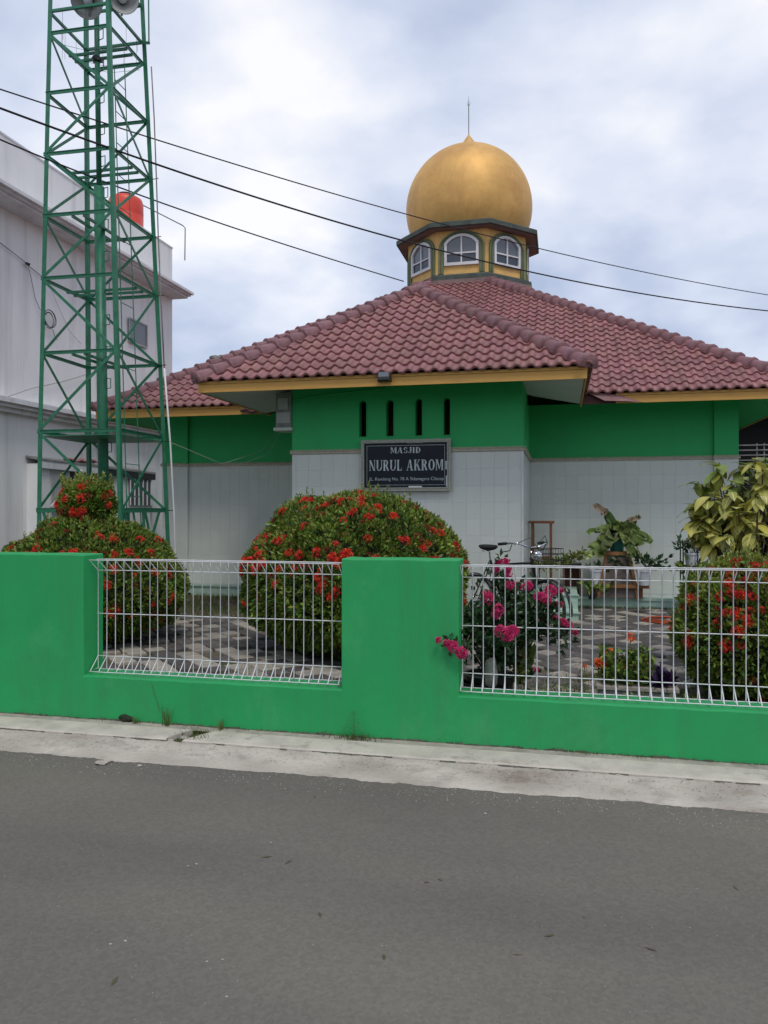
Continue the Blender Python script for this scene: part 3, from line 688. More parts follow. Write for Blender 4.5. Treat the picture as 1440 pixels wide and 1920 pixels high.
c0, c1 = Vector((EX0, EY0, 0)), Vector((EX1, EY0, 0))
npf = roof_face(Vector((EX0, EY0, ZE)), X_, Y_, SLP, EX1 - EX0, [(c0, Vector((-s2_, s2_, 0))), (c1, Vector((s2_, s2_, 0)))], 230, proof)
def main_above(c):
    return c.y > RY0 and (ZE + SLM * (c.y - RY0)) > c.z + .05
roof_face(Vector((EX1, EY0, ZE)), Y_, -X_, SLP, yv - EY0, [(c1, Vector((-s2_, -s2_, 0))), (Vector((xr, 0, 0)), -X_)], 0, proof, main_above)
roof_face(Vector((EX0, yv, ZE)), -Y_, X_, SLP, yv - EY0, [(c0, Vector((s2_, -s2_, 0))), (Vector((xr, 0, 0)), X_)], 0, proof, main_above)
def under_porch(c):
    if not (EX0 < c.x < EX1): return False
    s_ = min(c.x - EX0, EX1 - c.x); return ZE + SLP * s_ > c.z - .02
m0, m1, m2, m3 = Vector((RX0, RY0, 0)), Vector((RX1, RY0, 0)), Vector((RX1, RY1, 0)), Vector((RX0, RY1, 0))
left_single = max(0, 300 - npf)
roof_face(Vector((RX0, RY0, ZE)), X_, Y_, SLM, RX1 - RX0, [(m0, Vector((-s2_, s2_, 0))), (m1, Vector((s2_, s2_, 0)))], left_single, mroof, under_porch)
roof_face(Vector((RX1, RY0, ZE)), Y_, -X_, SLM, RY1 - RY0, [(m1, Vector((-s2_, -s2_, 0))), (m2, Vector((-s2_, s2_, 0))), (Vector((xm, 0, 0)), -X_)], 0, mroof)
roof_face(Vector((RX0, RY1, ZE)), -Y_, X_, SLM, RY1 - RY0, [(m3, Vector((s2_, s2_, 0))), (m0, Vector((s2_, -s2_, 0))), (Vector((xm, 0, 0)), X_)], 0, mroof)
# ridge and hip caps
def cap_mesh():
    n = 8; vs = []; L_ = .262
    for y, r, dz in ((0, .132, .0), (.03, .136, .004), (.05, .122, .0), (L_, .106, -.012)):
        for k in range(n + 1):
            a = math.pi * (-.08 + 1.16 * k / n); vs.append((r * math.cos(a) * 1.05, y, r * math.sin(a) * .88 + dz))
    fs = []
    for i in range(3):
        for k in range(n): a = i * (n + 1) + k; fs.append((a, a + 1, a + n + 2, a + n + 1))
    fs.append(tuple(range(n, -1, -1)))
    me = bpy.data.meshes.new('ridge_tile'); me.from_pydata(vs, [], fs); me.shade_smooth(); me.materials.append(m_ridge); return me
CAP = cap_mesh()
def caps(a, b, parent, lift=.012, pitch=.236):
    a, b = Vector(a), Vector(b); d = (b - a).normalized(); x = d.cross(Vector((0, 0, 1))).normalized(); z = x.cross(d)
    n = int((b - a).length / pitch)
    for i in range(n + 1):
        p = a + d * (i * pitch - .03) + z * (lift + random.uniform(-.004, .004))
        M = basis(p, x, d, z) @ Euler((random.uniform(-.02, .02), 0, random.uniform(-.03, .03))).to_matrix().to_4x4()
        piece('ridge_tile', CAP, M, parent)
    # bedding mortar below the caps
    MB().bar(a + z * .0, b + z * .0, .21, .07).build('mortar_bed', m_ridge, parent)
caps((EX0, EY0, ZE + .01), (xr, yh, zr + .01), proof); caps((EX1, EY0, ZE + .01), (xr, yh, zr + .01), proof); caps((xr, yh, zr + .02), (xr, yv - .1, zr + .02), proof)
caps((RX0, RY0, ZE + .01), (xm, ya, zm_ + .01), mroof); caps((RX1, RY0, ZE + .01), (xm, ya, zm_ + .01), mroof)
# broken lump of cement on the west hip
def lump(c, r, seed):
    bm = bmesh.new(); bmesh.ops.create_icosphere(bm, subdivisions=2, radius=1); rr = random.Random(seed)
    for v in bm.verts: v.co = Vector((v.co.x * r[0], v.co.y * r[1], v.co.z * r[2])) * rr.uniform(.72, 1.15) + Vector(c)
    bm.verts.index_update(); mb = MB().add([tuple(v.co) for v in bm.verts], [tuple(v.index for v in f.verts) for f in bm.faces]); bm.free(); return mb
hipx = lambda s: (RX0 + s, RY0 + s, ZE + SLM * s)
q_ = hipx(1.42); lump((q_[0], q_[1], q_[2] + .13), (.11, .08, .06), 3).build('cement_lump', m_greyd, mroof)
lump((-4.62, RY0 - .02, ZE - .08), (.20, .10, .06), 9).build('mortar_patch', m_ridge, mroof)
# fascias
def fascia(a, b, parent, z0=3.03, z1=3.165, n_=None, th=.022):
    a, b = Vector((*a, 0)), Vector((*b, 0)); d = (b - a).normalized(); nn = d.cross(Vector((0, 0, 1)))
    up = Vector((0, 0, 1))
    MB().bar(a + up * (z0 + z1 - .035) / 2 + nn * .0, b + up * (z0 + z1 - .035) / 2, th, z1 - z0 - .035, ).build('fascia_board', m_fascia, parent)
    MB().bar(a + up * (z1 - .016) + nn * .012, b + up * (z1 - .016) + nn * .012, th, .032).build('fascia_strip', m_fascia, parent)
fascia((EX0, EY0 + .012), (EX1, EY0 + .012), proof)
fascia((EX1 - .012, EY0 + .024), (EX1 - .012, RY0 + .3), proof)
fascia((EX0 + .012, RY0 + .3), (EX0 + .012, EY0 + .024), proof)
fascia((RX0, RY0 + .012), (EX0 - .002, RY0 + .012), mroof); fascia((EX1 + .45, RY0 + .012), (RX1, RY0 + .012), mroof)
fascia((RX1 - .012, RY0 + .024), (RX1 - .012, RY1), mroof); fascia((RX0 + .012, RY1), (RX0 + .012, RY0 + .024), mroof)
# sloped soffits
def quad(name, vs, m, parent): return MB().add(vs, [(0, 1, 2, 3)]).build(name, m, parent)
zs_w = 3.185; zs_e = 3.036
quad('soffit', [(EX0, EY0 + .03, zs_e), (EX1, EY0 + .03, zs_e), (PX1, PY0, zs_w), (PX0, PY0, zs_w)], m_mosgreen, proof)
quad('soffit', [(EX1 - .03, EY0 + .03, zs_e + .004), (EX1 - .03, RY0 + .05, zs_e + .004), (PX1, RY0 + .05, zs_w), (PX1, PY0, zs_w)], m_soffit, proof)
quad('soffit', [(EX0 + .03, EY0 + .03, zs_e + .004), (EX0 + .03, RY0 + .05, zs_e + .004), (PX0, RY0 + .05, zs_w), (PX0, PY0, zs_w)], m_soffit, proof)
quad('soffit', [(RX0, RY0 + .03, zs_e), (RX1, RY0 + .03, zs_e), (MX1, MY0, zs_w + .02), (MX0, MY0, zs_w + .02)], m_mosgreen, mroof)
quad('soffit', [(RX1 - .03, RY0 + .03, zs_e + .003), (RX1 - .03, RY1, zs_e + .003), (MX1, MY1, zs_w + .02), (MX1, MY0, zs_w + .02)], m_mosgreen, mroof)
quad('soffit', [(RX0 + .03, RY0 + .03, zs_e + .003), (RX0 + .03, RY1, zs_e + .003), (MX0, MY1, zs_w + .02), (MX0, MY0, zs_w + .02)], m_mosgreen, mroof)
# bent valley flashing that hangs out beside the porch eave
fl = MB(); fl.add([(EX1 + .03, RY0 - .03, 3.21), (EX1 + .30, RY0 - .06, 3.06), (EX1 + .62, RY0 - .05, 3.045), (EX1 + .80, RY0 - .02, 3.03), (EX1 + .52, RY0 - .02, 3.13), (EX1 + .12, RY0 + .05, 3.2)],
                    [(0, 1, 4, 5), (1, 2, 3, 4)])
fo = fl.build('valley_flashing', m_roof, mroof)
so = fo.modifiers.new('thick', 'SOLIDIFY'); so.thickness = .006
MB().box(EX1 + .0, EX1 + .42, RY0 + .02, RY0 + .05, 3.03, 3.16).build('fascia_board', m_deck, mroof)
# --- drum
DC = Vector((-2.0, 17.0, 0)); drot = R(22.5)
k8 = 1 / math.cos(R(22.5))
def octo(prof, name, m): return MB().lathe([(r * 1.0, z) for r, z in prof], DC, 8, drot, True).build(name, m, mq)
octo([(1.72, 5.2), (1.50, 6.27)], 'drum_skirt', m_mauve)
octo([(1.50, 6.27), (1.50, 6.35), (1.44, 6.37), (1.42, 6.40)], 'drum_ledge', m_slab)
drum = octo([(1.36, 6.39), (1.36, 7.32)], 'drum', m_yellow)
octo([(1.60, 7.315), (1.63, 7.325), (1.63, 7.41), (1.60, 7.43)], 'drum_cornice', m_slab)
octo([(1.30, 7.308), (1.585, 7.312)], 'cornice_soffit', m_mauve)
def arch_pts(hw, z0, zs, zt, n=14):
    return [(-hw, z0)] + [(-hw * math.cos(math.pi * k / n), zs + (zt - zs) * math.sin(math.pi * k / n)) for k in range(n + 1)] + [(hw, z0)]
def seg_pts(hw, z0, zs, zt, n=10):      # segmental arch
    s_ = zt - zs; Rr = (hw * hw + s_ * s_) / (2 * s_); a0 = math.asin(hw / Rr)
    return [(-hw, z0)] + [(Rr * math.sin(-a0 + 2 * a0 * k / n), zt - Rr + Rr * math.cos(-a0 + 2 * a0 * k / n)) for k in range(n + 1)] + [(hw, z0)]
def band(mb, A, B, y0, y1, M, closed=False):   # band between two equal-length outlines
    n = len(A); vs = [M @ Vector((x, y0, z)) for x, z in A] + [M @ Vector((x, y0, z)) for x, z in B] + [M @ Vector((x, y1, z)) for x, z in A] + [M @ Vector((x, y1, z)) for x, z in B]
    fs = []
    for i in range(n if closed else n - 1):
        j = (i + 1) % n; fs += [(i, j, n + j, n + i), (i, 2 * n + i, 2 * n + j, j), (n + i, n + j, 3 * n + j, 3 * n + i)]
    if not closed: fs += [(0, n, 3 * n, 2 * n), (n - 1, 3 * n - 1, 4 * n - 1, 2 * n - 1)]
    mb.add(vs, fs)
inr = 1.36 * math.cos(R(22.5))
for k in (0, 1, 2, -1, -2):
    a = R(-90 + 45 * k); nrm = Vector((math.cos(a), math.sin(a), 0)); tx = Vector((-math.sin(a), math.cos(a), 0))
    M = basis(DC + nrm * inr, tx, -nrm, Vector((0, 0, 1)))
    for h0, h1 in ((.475, .430), (.415, .372)):
        mo = MB(); band(mo, arch_pts(h0, 6.42, 6.93, 6.93 + h0 * .76), arch_pts(h1, 6.42, 6.93, 6.93 + h1 * .76), -.035, .01, M); mo.build('arch_moulding', m_olive, drum)
    fr = MB(); band(fr, seg_pts(.352, 6.585, 7.05, 7.225), seg_pts(.300, 6.645, 7.03, 7.175), -.045, .02, M, True); fo_ = fr.build('window_frame', m_white2, drum)
    pn = MB(); pts = seg_pts(.31, 6.64, 7.03, 7.18)
    for sgn in (-1, 1):
        for (za_, zb_) in ((6.64, 6.835), (6.835, 7.2)):
            poly = []
            if zb_ < 7: poly = [(0, za_), (sgn * .30, za_), (sgn * .30, zb_), (0, zb_)]
            else:
                top = [p for p in seg_pts(.30, 6.645, 7.03, 7.178)[1:-1] if p[0] * sgn >= -1e-6]; top.sort(key=lambda p: -abs(p[0]))
                poly = [(0, za_), (sgn * .30, za_)] + top
            pm = MB(); pm.add([M @ Vector((x, -.008, z)) for x, z in poly], [tuple(range(len(poly)))]); pm.build('window_pane', m_glassg if zb_ > 7 else m_glass, drum)
    mu = MB(); mu.prism([(-.014, 6.64), (.014, 6.64), (.014, 7.18), (-.014, 7.18)], -.036, .0, M).prism([(-.30, 6.822), (-.0145, 6.822), (-.0145, 6.85), (-.30, 6.85)], -.034, 0, M).prism([(.0145, 6.822), (.30, 6.822), (.30, 6.85), (.0145, 6.85)], -.034, 0, M)
    mu.build('muntin', m_white2, drum)
# dome
zc = 8.18; rd = 1.385; prof = []
for i in range(30):
    th = -R(34) + (R(81) + R(34)) * i / 29; prof.append((rd * math.cos(th), zc + rd * math.sin(th)))
r0, z0 = prof[-1]
prof += [(.20, z0 + .045), (.14, z0 + .13), (.07, z0 + .23), (.03, z0 + .29), (.012, z0 + .32)]
MB().lathe(prof, DC, 72).build('dome', m_gold, mq, smooth=True)
ztip = z0 + .33
f = MB().tube([DC + Vector((0, 0, ztip - .05)), DC + Vector((0, 0, 10.45))], .011, 6).tube([DC + Vector((0, 0, 10.45)), DC + Vector((0, 0, 10.72))], [.011, .003], 6)
for a in (0, 1.57, 3.14, 4.71): f.tube([DC + Vector((0, 0, 10.50)), DC + Vector((.03 * math.cos(a), .03 * math.sin(a), 10.54)), DC + Vector((.035 * math.cos(a), .035 * math.sin(a), 10.60))], [.006, .005, .002], 5)
f.build('lightning_rod', m_greyd, mq)

SY = PY0 - .045
m_signframe = mat('carved_stone_frame', (.36, .37, .31), .6, .25, 30, .3)
# ------------------------------------------------------------ sign
sA = atY(677, 921, SY - .03); sB = atY(845, 822, SY - .03)
SW, SH = sB.x - sA.x, sB.z - sA.z; SO = Vector((sA.x, SY - .012, sA.z))
sg = thing('sign_board', 'dark framed name board reading MASJID NURUL AKROM on the porch wall', 'sign', SO)
def fr_rect(x0, x1, z0, z1, w_, ya, yb_, mb):
    mb.box(x0, x1, ya, yb_, z0, z0 + w_).box(x0, x1, ya, yb_, z1 - w_, z1).box(x0, x0 + w_, ya, yb_, z0 + w_, z1 - w_).box(x1 - w_, x1, ya, yb_, z0 + w_, z1 - w_); return mb
bx, bz = SO.x, SO.z
mb = MB(); fr_rect(bx, bx + SW, bz, bz + SH, .028, SY - .040, SY - .011, mb); fr_rect(bx + .030, bx + SW - .030, bz + .030, bz + SH - .030, .014, SY - .050, SY - .012, mb)
mb.build('frame', m_signframe, sg)
sg_face = MB().box(bx + .03, bx + SW - .03, SY - .022, SY - .0125, bz + .03, bz + SH - .03).build('panel', m_navy, sg)
mb = MB(); fr_rect(bx + .075, bx + SW - .075, bz + .075, bz + SH - .075, .004, SY - .0245, SY - .0222, mb); mb.build('inner_line', m_letter, sg)
def glyph(ch):      # list of polygons in a box 0..w x 0..1
    TS, TN, SF = .20, .07, .055; out = []
    def st(x, w_, serif=True, y0=0, y1=1):
        out.append([(x, y0), (x + w_, y0), (x + w_, y1), (x, y1)])
        if serif:
            if y0 == 0: out.append([(x - SF, 0), (x + w_ + SF, 0), (x + w_ + SF, .05), (x - SF, .05)])
            if y1 == 1: out.append([(x - SF, .95), (x + w_ + SF, .95), (x + w_ + SF, 1), (x - SF, 1)])
    def dg(x0, y0, x1, y1, w_): out.append([(x0, y0), (x0 + w_, y0), (x1 + w_, y1), (x1, y1)])
    def arc(cx, cy, rx, ry, a0, a1, tn, ts, n=14):
        for i in range(n):
            q = []
            for a in (a0 + (a1 - a0) * i / n, a0 + (a1 - a0) * (i + 1) / n):
                a_ = R(a); w_ = tn + (ts - tn) * abs(math.cos(a_)); q.append(((cx + rx * math.cos(a_), cy + ry * math.sin(a_)), (cx + (rx - w_) * math.cos(a_), cy + (ry - min(w_, tn * 1.2)) * math.sin(a_))))
            out.append([q[0][0], q[1][0], q[1][1], q[0][1]])
    w_ = .75
    if ch == 'N': st(.08, TN); dg(.60, 0, .06, 1, TS * .9); out[-1] = [(.56, 0), (.72, 0), (.24, 1), (.04, 1)]; st(.66, TN); w_ = .82
    elif ch == 'U': st(.08, TS, True, .3); arc(.41, .34, .33, .34, 180, 360, TN, TS * .8); st(.66, TN + .02, True, .3); w_ = .82
    elif ch == 'R': st(.08, TS); arc(.30, .74, .36, .26, -90, 90, TN, TS); out.append([(.2, .93), (.3, .93), (.3, 1), (.2, 1)]); out.append([(.2, .48), (.3, .48), (.3, .55), (.2, .55)]); dg(.56, 0, .32, .5, TS); w_ = .80
    elif ch == 'L': st(.08, TS); out.append([(.2, 0), (.62, 0), (.62, .07), (.2, .07)]); out.append([(.57, 0), (.62, 0), (.64, .26), (.60, .26)]); w_ = .70
    elif ch == 'A': dg(.04, 0, .36, 1, TN); dg(.54, 0, .34, 1, TS * .95); out.append([(.16, .30), (.6, .30), (.6, .36), (.16, .36)]); out.append([(-.02, 0), (.2, 0), (.2, .05), (-.02, .05)]); out.append([(.48, 0), (.82, 0), (.82, .05), (.48, .05)]); w_ = .84
    elif ch == 'K': st(.08, TS); dg(.26, .42, .62, 1, TN); dg(.58, 0, .34, .56, TS); out.append([(.52, 0), (.86, 0), (.86, .05), (.52, .05)]); out.append([(.52, .95), (.78, .95), (.78, 1), (.52, 1)]); w_ = .86
    elif ch == 'O': arc(.42, .5, .38, .5, 0, 360, TN, TS, 22); w_ = .84
    elif ch == 'M': st(.08, TN); out.append([(.08, 1), (.28, 1), (.52, .1), (.44, .1)]); out.append([(.44, .1), (.52, .1), (.78, 1), (.70, 1)]); st(.74, TS * .9); w_ = 1.02
    elif ch == 'S': arc(.36, .74, .27, .26, 10, 262, TN, TS * .7); arc(.36, .26, .29, .26, -170, 84, TN, TS * .7); w_ = .70
    elif ch == 'J': st(.28, TS, True, .25); out[-1] = [(.22, .95), (.54, .95), (.54, 1), (.22, 1)]; arc(.25, .26, .23, .26, 180, 360, TN, TS * .6); w_ = .58
    elif ch == 'I': st(.1, TS); w_ = .42
    elif ch == 'D': st(.08, TS); arc(.30, .5, .44, .5, -90, 90, TN, TS); out.append([(.2, .93), (.3, .93), (.3, 1), (.2, 1)]); out.append([(.2, 0), (.3, 0), (.3, .07), (.2, .07)]); w_ = .82
    else: w_ = .42
    return out, w_
def lettering(text, px0, px1, pya, pyb):
    a = atY(px0, pyb, SY - .03); b = atY(px1, pya, SY - .03); tot = sum(glyph(c)[1] for c in text) + .06 * (len(text) - 1)
    sx = (b.x - a.x) / tot; h = b.z - a.z; x = a.x
    for c in text:
        ps, w_ = glyph(c)
        if ps:
            mb = MB(); k = 0
            for p in ps:
                n = len(p); yv_ = SY - .0262 - .00004 * k; k += 1
                mb.add([(x + u * sx, yv_, a.z + v * h) for u, v in p] , [tuple(range(n))])
            mb.build('letter', m_letter, sg)
        x += (w_ + .06) * sx
lettering('MASJID', 732, 789, 838, 850)
lettering('NURUL AKROM', 692, 832, 861, 883)
def text(body, px0, px1, pya, pyb):
    cu = bpy.data.curves.new('address_line', 'FONT'); cu.body = body; cu.extrude = 0; o = bpy.data.objects.new('t', cu); col.objects.link(o)
    bpy.context.view_layer.update(); me = bpy.data.meshes.new_from_object(o.evaluated_get(bpy.context.evaluated_depsgraph_get())); bpy.data.objects.remove(o)
    V_ = np.array([v.co for v in me.vertices]); mn, mxx = V_.min(0), V_.max(0); a = atY(px0, pyb, SY - .03); b = atY(px1, pya, SY - .03)
    for v in me.vertices: v.co = Vector((a.x + (v.co.x - mn[0]) / (mxx[0] - mn[0]) * (b.x - a.x) - SO.x, SY - .0255 - SO.y, a.z + (v.co.y - mn[1]) / (mxx[1] - mn[1]) * (b.z - a.z) - SO.z))
    me.materials.clear(); me.materials.append(m_letter); o = bpy.data.objects.new('address_line', me); col.objects.link(o); o.parent = sg; o['kind'] = 'stuff'
text('JL. Kendeng No. 78 A Sidanegara Cilacap', 692, 832, 894, 903)
# pale tape strips stuck over the glass
for a_, b_, c_, d_ in ((763, 793, 828, 831), (766, 791, 911, 915), (835, 838, 864, 880), (836, 838, 892, 912)):
    p = atY(a_, d_, SY - .03); q = atY(b_, c_, SY - .03); MB().box(p.x, q.x, SY - .0285, SY - .0275, p.z, q.z).build('tape_strip', m_white2, sg)

# ------------------------------------------------------------ floodlight, air-conditioner box, conduit
p = atY(720, 706, EY0 - .06)
fl = thing('floodlight', 'black square floodlight fixed on the ochre eave board above the sign', 'lamp', (p.x, EY0 - .06, p.z - .03))
Mf = Matrix.Translation((p.x, EY0 - .075, p.z)) @ Euler((R(-22), 0, 0)).to_matrix().to_4x4()
b = MB(); b.prism([(-.072, -.055), (.072, -.055), (.072, .055), (-.072, .055)], -.018, .03, Mf); b.build('housing', m_black, fl, bevel=.004)
MB().prism([(-.060, -.018), (.060, -.018), (.060, .046), (-.060, .046)], -.022, -.0185, Mf).build('lens', m_glassg, fl)
MB().bar((p.x - .08, EY0 - .07, p.z - .0), (p.x - .08, EY0 - .01, p.z - .05), .006, .02).bar((p.x + .08, EY0 - .07, p.z), (p.x + .08, EY0 - .01, p.z - .05), .006, .02).bar((p.x - .08, EY0 - .012, p.z - .05), (p.x + .08, EY0 - .012, p.z - .05), .02, .006).build('bracket', m_black, fl)
ac = thing('meter_cabinet', 'weathered grey cabinet hanging at the left corner of the porch under the eave', 'cabinet', (-3.62, 9.9, 2.7))
MB().box(-3.74, -3.515, 9.72, 9.98, 2.66, 3.12).build('cabinet_body', m_greyd, ac, bevel=.01)
MB().box(-3.76, -3.50, 9.69, 9.99, 2.615, 2.658).build('base_tray', m_soffit, ac, bevel=.006)
MB().box(-3.72, -3.535, 9.714, 9.719, 2.72, 2.86).box(-3.70, -3.56, 9.708, 9.7135, 2.90, 3.05).build('cover_plate', m_grey, ac)
pts = [atY(x, y, PY0 - .018) for x, y in ((552, 751), (575, 746), (610, 741), (645, 737), (680, 733), (712, 731), (717, 727))]
o = MB().tube(pts, .014, 8).build('electric_conduit', m_mosgreen, smooth=True); tag(o, 'green painted conduit pipe bending along the porch wall under the eave', 'pipe')
o = MB().tube([(-4.43, 11.9, 3.1), (-4.5, 11.8, 2.9), (-4.7, 11.6, 2.5), (-5.2, 11.2, 2.28), (-5.32, 9.8, 2.5)], .004, 5).tube([(-4.38, 11.9, 3.1), (-4.42, 11.8, 2.86), (-4.6, 11.6, 2.45), (-5.1, 11.2, 2.2)], .004, 5).build('hanging_cable', m_grey, smooth=True)
tag(o, 'two thin pale cables sagging from the west eave toward the tower', 'cable')

# ============================================================ LATTICE TOWER
LV = [.13, 1.55, 2.546, 3.545, 4.497, 5.30, 6.09, 6.88, 7.66]; HF = [.60, .580, .558, .523, .509, .491, .473, .451, .423]
def axc(z): return Vector((-5.912 - .0165 * (z - 2.55) , 9.07, z))
def hf(z):
    for i in range(8):
        if z <= LV[i + 1]: return HF[i] + (HF[i + 1] - HF[i]) * (z - LV[i]) / (LV[i + 1] - LV[i])
    return HF[-1] - (z - LV[-1]) * .02
ph = R(1.7)
def node(c, z):   # c: 0 west-front, 1 east-front, 2 east-back, 3 west-back
    sx, sy = ((-1, -1), (1, -1), (1, 1), (-1, 1))[c]; h = hf(z); x, y = sx * h, sy * h
    return axc(z) + Vector((x * math.cos(ph) - y * math.sin(ph), x * math.sin(ph) + y * math.cos(ph), 0))
tw = thing('lattice_tower', 'tall green steel lattice tower with a thick centre pipe', 'tower', (-5.9, 9.07, .13))
for c in range(4): 
    mb = MB(); zl = [.13, 2.546, 4.497, 6.88, 9.2]
    for a, b in zip(zl[:-1], zl[1:]):
        mb.angle(node(c, a), node(c, b), .056, .009) if c in (0, 2) else mb.bar(node(c, a), node(c, b), .05)
    mb.build('leg', m_towergreen, tw)
for i, z in enumerate(LV[1:]):
    wd = .055 if i == 0 else .04
    for c in range(4):
        MB().bar(node(c, z), node((c + 1) % 4, z), .012 if i else .02, wd).bar(node(c, z) + Vector((0, 0, wd / 2)), node((c + 1) % 4, z) + Vector((0, 0, wd / 2)), .03, .006).build('ring_bar', m_towergreen, tw)
for z in (7.95, 8.45):
    for c in range(4): MB().bar(node(c, z), node((c + 1) % 4, z), .03, .032).build('rail', m_towergreen, tw)
BR = {(0, 1): 'TBTBTBT', (0, 3): 'BTBTBBT', (1, 2): 'BTBTBTB', (3, 2): 'TBTBTBT'}
for (a, b), s_ in BR.items():
    for i, ch in enumerate(s_):
        z0, z1 = LV[i + 1], LV[i + 2]
        p, q = (node(a, z1), node(b, z0)) if ch == 'T' else (node(a, z0), node(b, z1))
        off = Vector((0, .02 if a == 3 else -.01, 0)) if b != 3 and (a, b) != (1, 2) else Vector((.012, 0, 0))
        MB().bar(p + off, q + off, .009, .036).build('brace', m_towergreen, tw)
z = 1.53
for c in range(4):
    A, B = node(c, z), node((c + 1) % 4, z); A0, B0 = node(c, .16), node((c + 1) % 4, .16)
    MB().bar(A.lerp(B, .08), A0.lerp(B0, .48), .012, .036).bar(A.lerp(B, .48), A0.lerp(B0, .5), .012, .036).build('base_brace', m_towergreen, tw)
    MB().bar(A.lerp(B, .52), A0.lerp(B0, .95), .012, .036).bar(A.lerp(B, .26), A.lerp(B0, .35), .012, .03).build('base_brace', m_towergreen, tw)
for z, ax_ in ((3.545, 1), (4.497, 0), (5.30, 1), (6.09, 0), (7.66, 0)):
    for k in (.52, .68):
        if ax_ == 0: p, q = node(0, z).lerp(node(3, z), k), node(1, z).lerp(node(2, z), k)
        else: p, q = node(0, z).lerp(node(1, z), k - .1), node(3, z).lerp(node(2, z), k - .1)
        MB().bar(p - Vector((0, 0, .03)), q - Vector((0, 0, .03)), .03, .03).build('cross_bar', m_towergreen, tw)
# plate platform at the second ring
pf = MB(); zz_ = 2.50
A = [node(c, zz_) for c in range(4)]
for i in range(6):
    t0, t1 = i / 6 + .008, (i + 1) / 6 - .008; vs = [A[0].lerp(A[3], t0), A[1].lerp(A[2], t0), A[1].lerp(A[2], t1), A[0].lerp(A[3], t1)]
    MB().add([v for v in vs] + [v - Vector((0, 0, .012)) for v in vs], [(0, 1, 2, 3), (7, 6, 5, 4), (0, 4, 5, 1), (1, 5, 6, 2), (2, 6, 7, 3), (3, 7, 4, 0)]).build('platform_plank', m_towergreen, tw)
MB().tube([axc(.13), axc(5.83)], .068, 20).build('centre_pipe', m_towergreen, tw, smooth=True)
MB().tube([axc(5.83), axc(8.9)], .034, 14).build('upper_pipe', m_towergreen, tw, smooth=True)
for i in range(16):
    z = 1.9 + i * .42; c = axc(z); r0_ = .068 if z < 5.8 else .034; sgx = 1
    MB().tube([c + Vector((r0_ * sgx, 0, 0)), c + Vector(((r0_ + .07) * sgx, -.02, 0)), c + Vector(((r0_ + .07) * sgx, -.02, .13)), c + Vector((r0_ * sgx, 0, .13))], .007, 5).build('step_iron', m_towergreen, tw)
# thin ladder on the east side
la = MB()
lA = lambda z: node(1, z).lerp(node(2, z), .18) + Vector((-.03, 0, 0)); lB = lambda z: node(1, z).lerp(node(2, z), .48) + Vector((-.03, 0, 0))
la.tube([lA(.2), lA(3.4), lA(7.2)], .007, 5).tube([lB(.2), lB(3.4), lB(7.4)], .007, 5)
la.build('ladder_rail', m_towergreen, tw)
for i in range(17): MB().tube([lA(.5 + i * .41), lB(.5 + i * .41)], .006, 5).build('ladder_rung', m_towergreen, tw)
# pale conduit running down outside the east-back leg
cp = [node(2, z) + Vector((.115 + .02 * math.sin(z), -.01, 0)) for z in (.2, 1.0, 1.55, 2.5, 3.5, 4.5, 5.3, 6.1, 6.9, 7.6)]
MB().tube(cp[:5], .013, 8).build('down_pipe', m_white2, tw, smooth=True); MB().tube(cp[4:], .009, 8).build('down_cable', m_greyd, tw, smooth=True)
for z in (1.55, 2.5, 3.545, 4.497, 5.3, 6.09, .95): MB().tube([node(2, z), node(2, z) + Vector((.14, -.01, 0))], .006, 5).build('pipe_clip', m_rack, tw)
MB().bar(node(2, 7.95), node(2, 7.95) + Vector((.18, -.12, -.10)), .03).bar(node(2, 7.95) + Vector((.18, -.12, -.10)), node(2, 7.95) + Vector((.17, -.12, .9)), .014).build('outrigger', m_towergreen, tw)
# strings of dark beads and thin cords hanging in the top frame
for i in range(14):
    a = random.choice([(0, 1), (1, 2), (3, 2), (0, 3)]); p = node(a[0], 7.95).lerp(node(a[1], 7.95), random.uniform(.1, .9)); l_ = random.uniform(.2, .45)
    MB().tube([p, p + Vector((random.uniform(-.01, .01), 0, -l_))], .0022, 4).build('cord', m_cable, tw)
for i in range(4):
    p = node(0, 7.64).lerp(node(3, 7.64), .2 + .2 * i); q = node(1, 7.64).lerp(node(2, 7.64), .2 + .2 * i) + Vector((0, .1, -.1)); MB().tube([p, (p + q) / 2 - Vector((0, 0, .07)), q], .0025, 4).build('cord', m_cable, tw)
# loudspeakers at the top
def horn(c, d, label):
    c, d = Vector(c), Vector(d).normalized(); t = thing('loudspeaker', label, 'loudspeaker', c, 'horn loudspeakers on the tower'); x = d.orthogonal().normalized(); y = d.cross(x)
    M = basis(c, x, y, d)
    def lt(prof, n=28):
        m_ = MB(); vs = []; 
        for r, z in prof:
            for k in range(n): a = 2 * math.pi * k / n; vs.append(M @ Vector((r * math.cos(a), r * math.sin(a), z)))
        m_.add(vs, [(i * n + k, i * n + (k + 1) % n, (i + 1) * n + (k + 1) % n, (i + 1) * n + k) for i in range(len(prof) - 1) for k in range(n)]); return m_
    lt([(.035, -.16), (.05, -.12), (.075, -.06), (.115, .0), (.165, .05), (.19, .09), (.198, .11), (.192, .115), (.16, .06), (.11, .01), (.06, -.03)]).build('bell', m_grey, t, smooth=True)
    lt([(.0, .07), (.05, .06), (.06, .03), (.045, -.03)]).build('phase_plug', m_white_pot, t, smooth=True)
    lt([(.0, -.28), (.05, -.28), (.06, -.26), (.06, -.18), (.04, -.155), (.0, -.155)]).build('driver', m_greyd, t, smooth=True)
    MB().bar(c - d * .05, c - d * .05 + Vector((0, 0, -.2)), .02).build('mounting_bracket', m_greyd, t)
p1 = atY(166, 2, 8.75); p2 = atY(229, -2, 8.85)
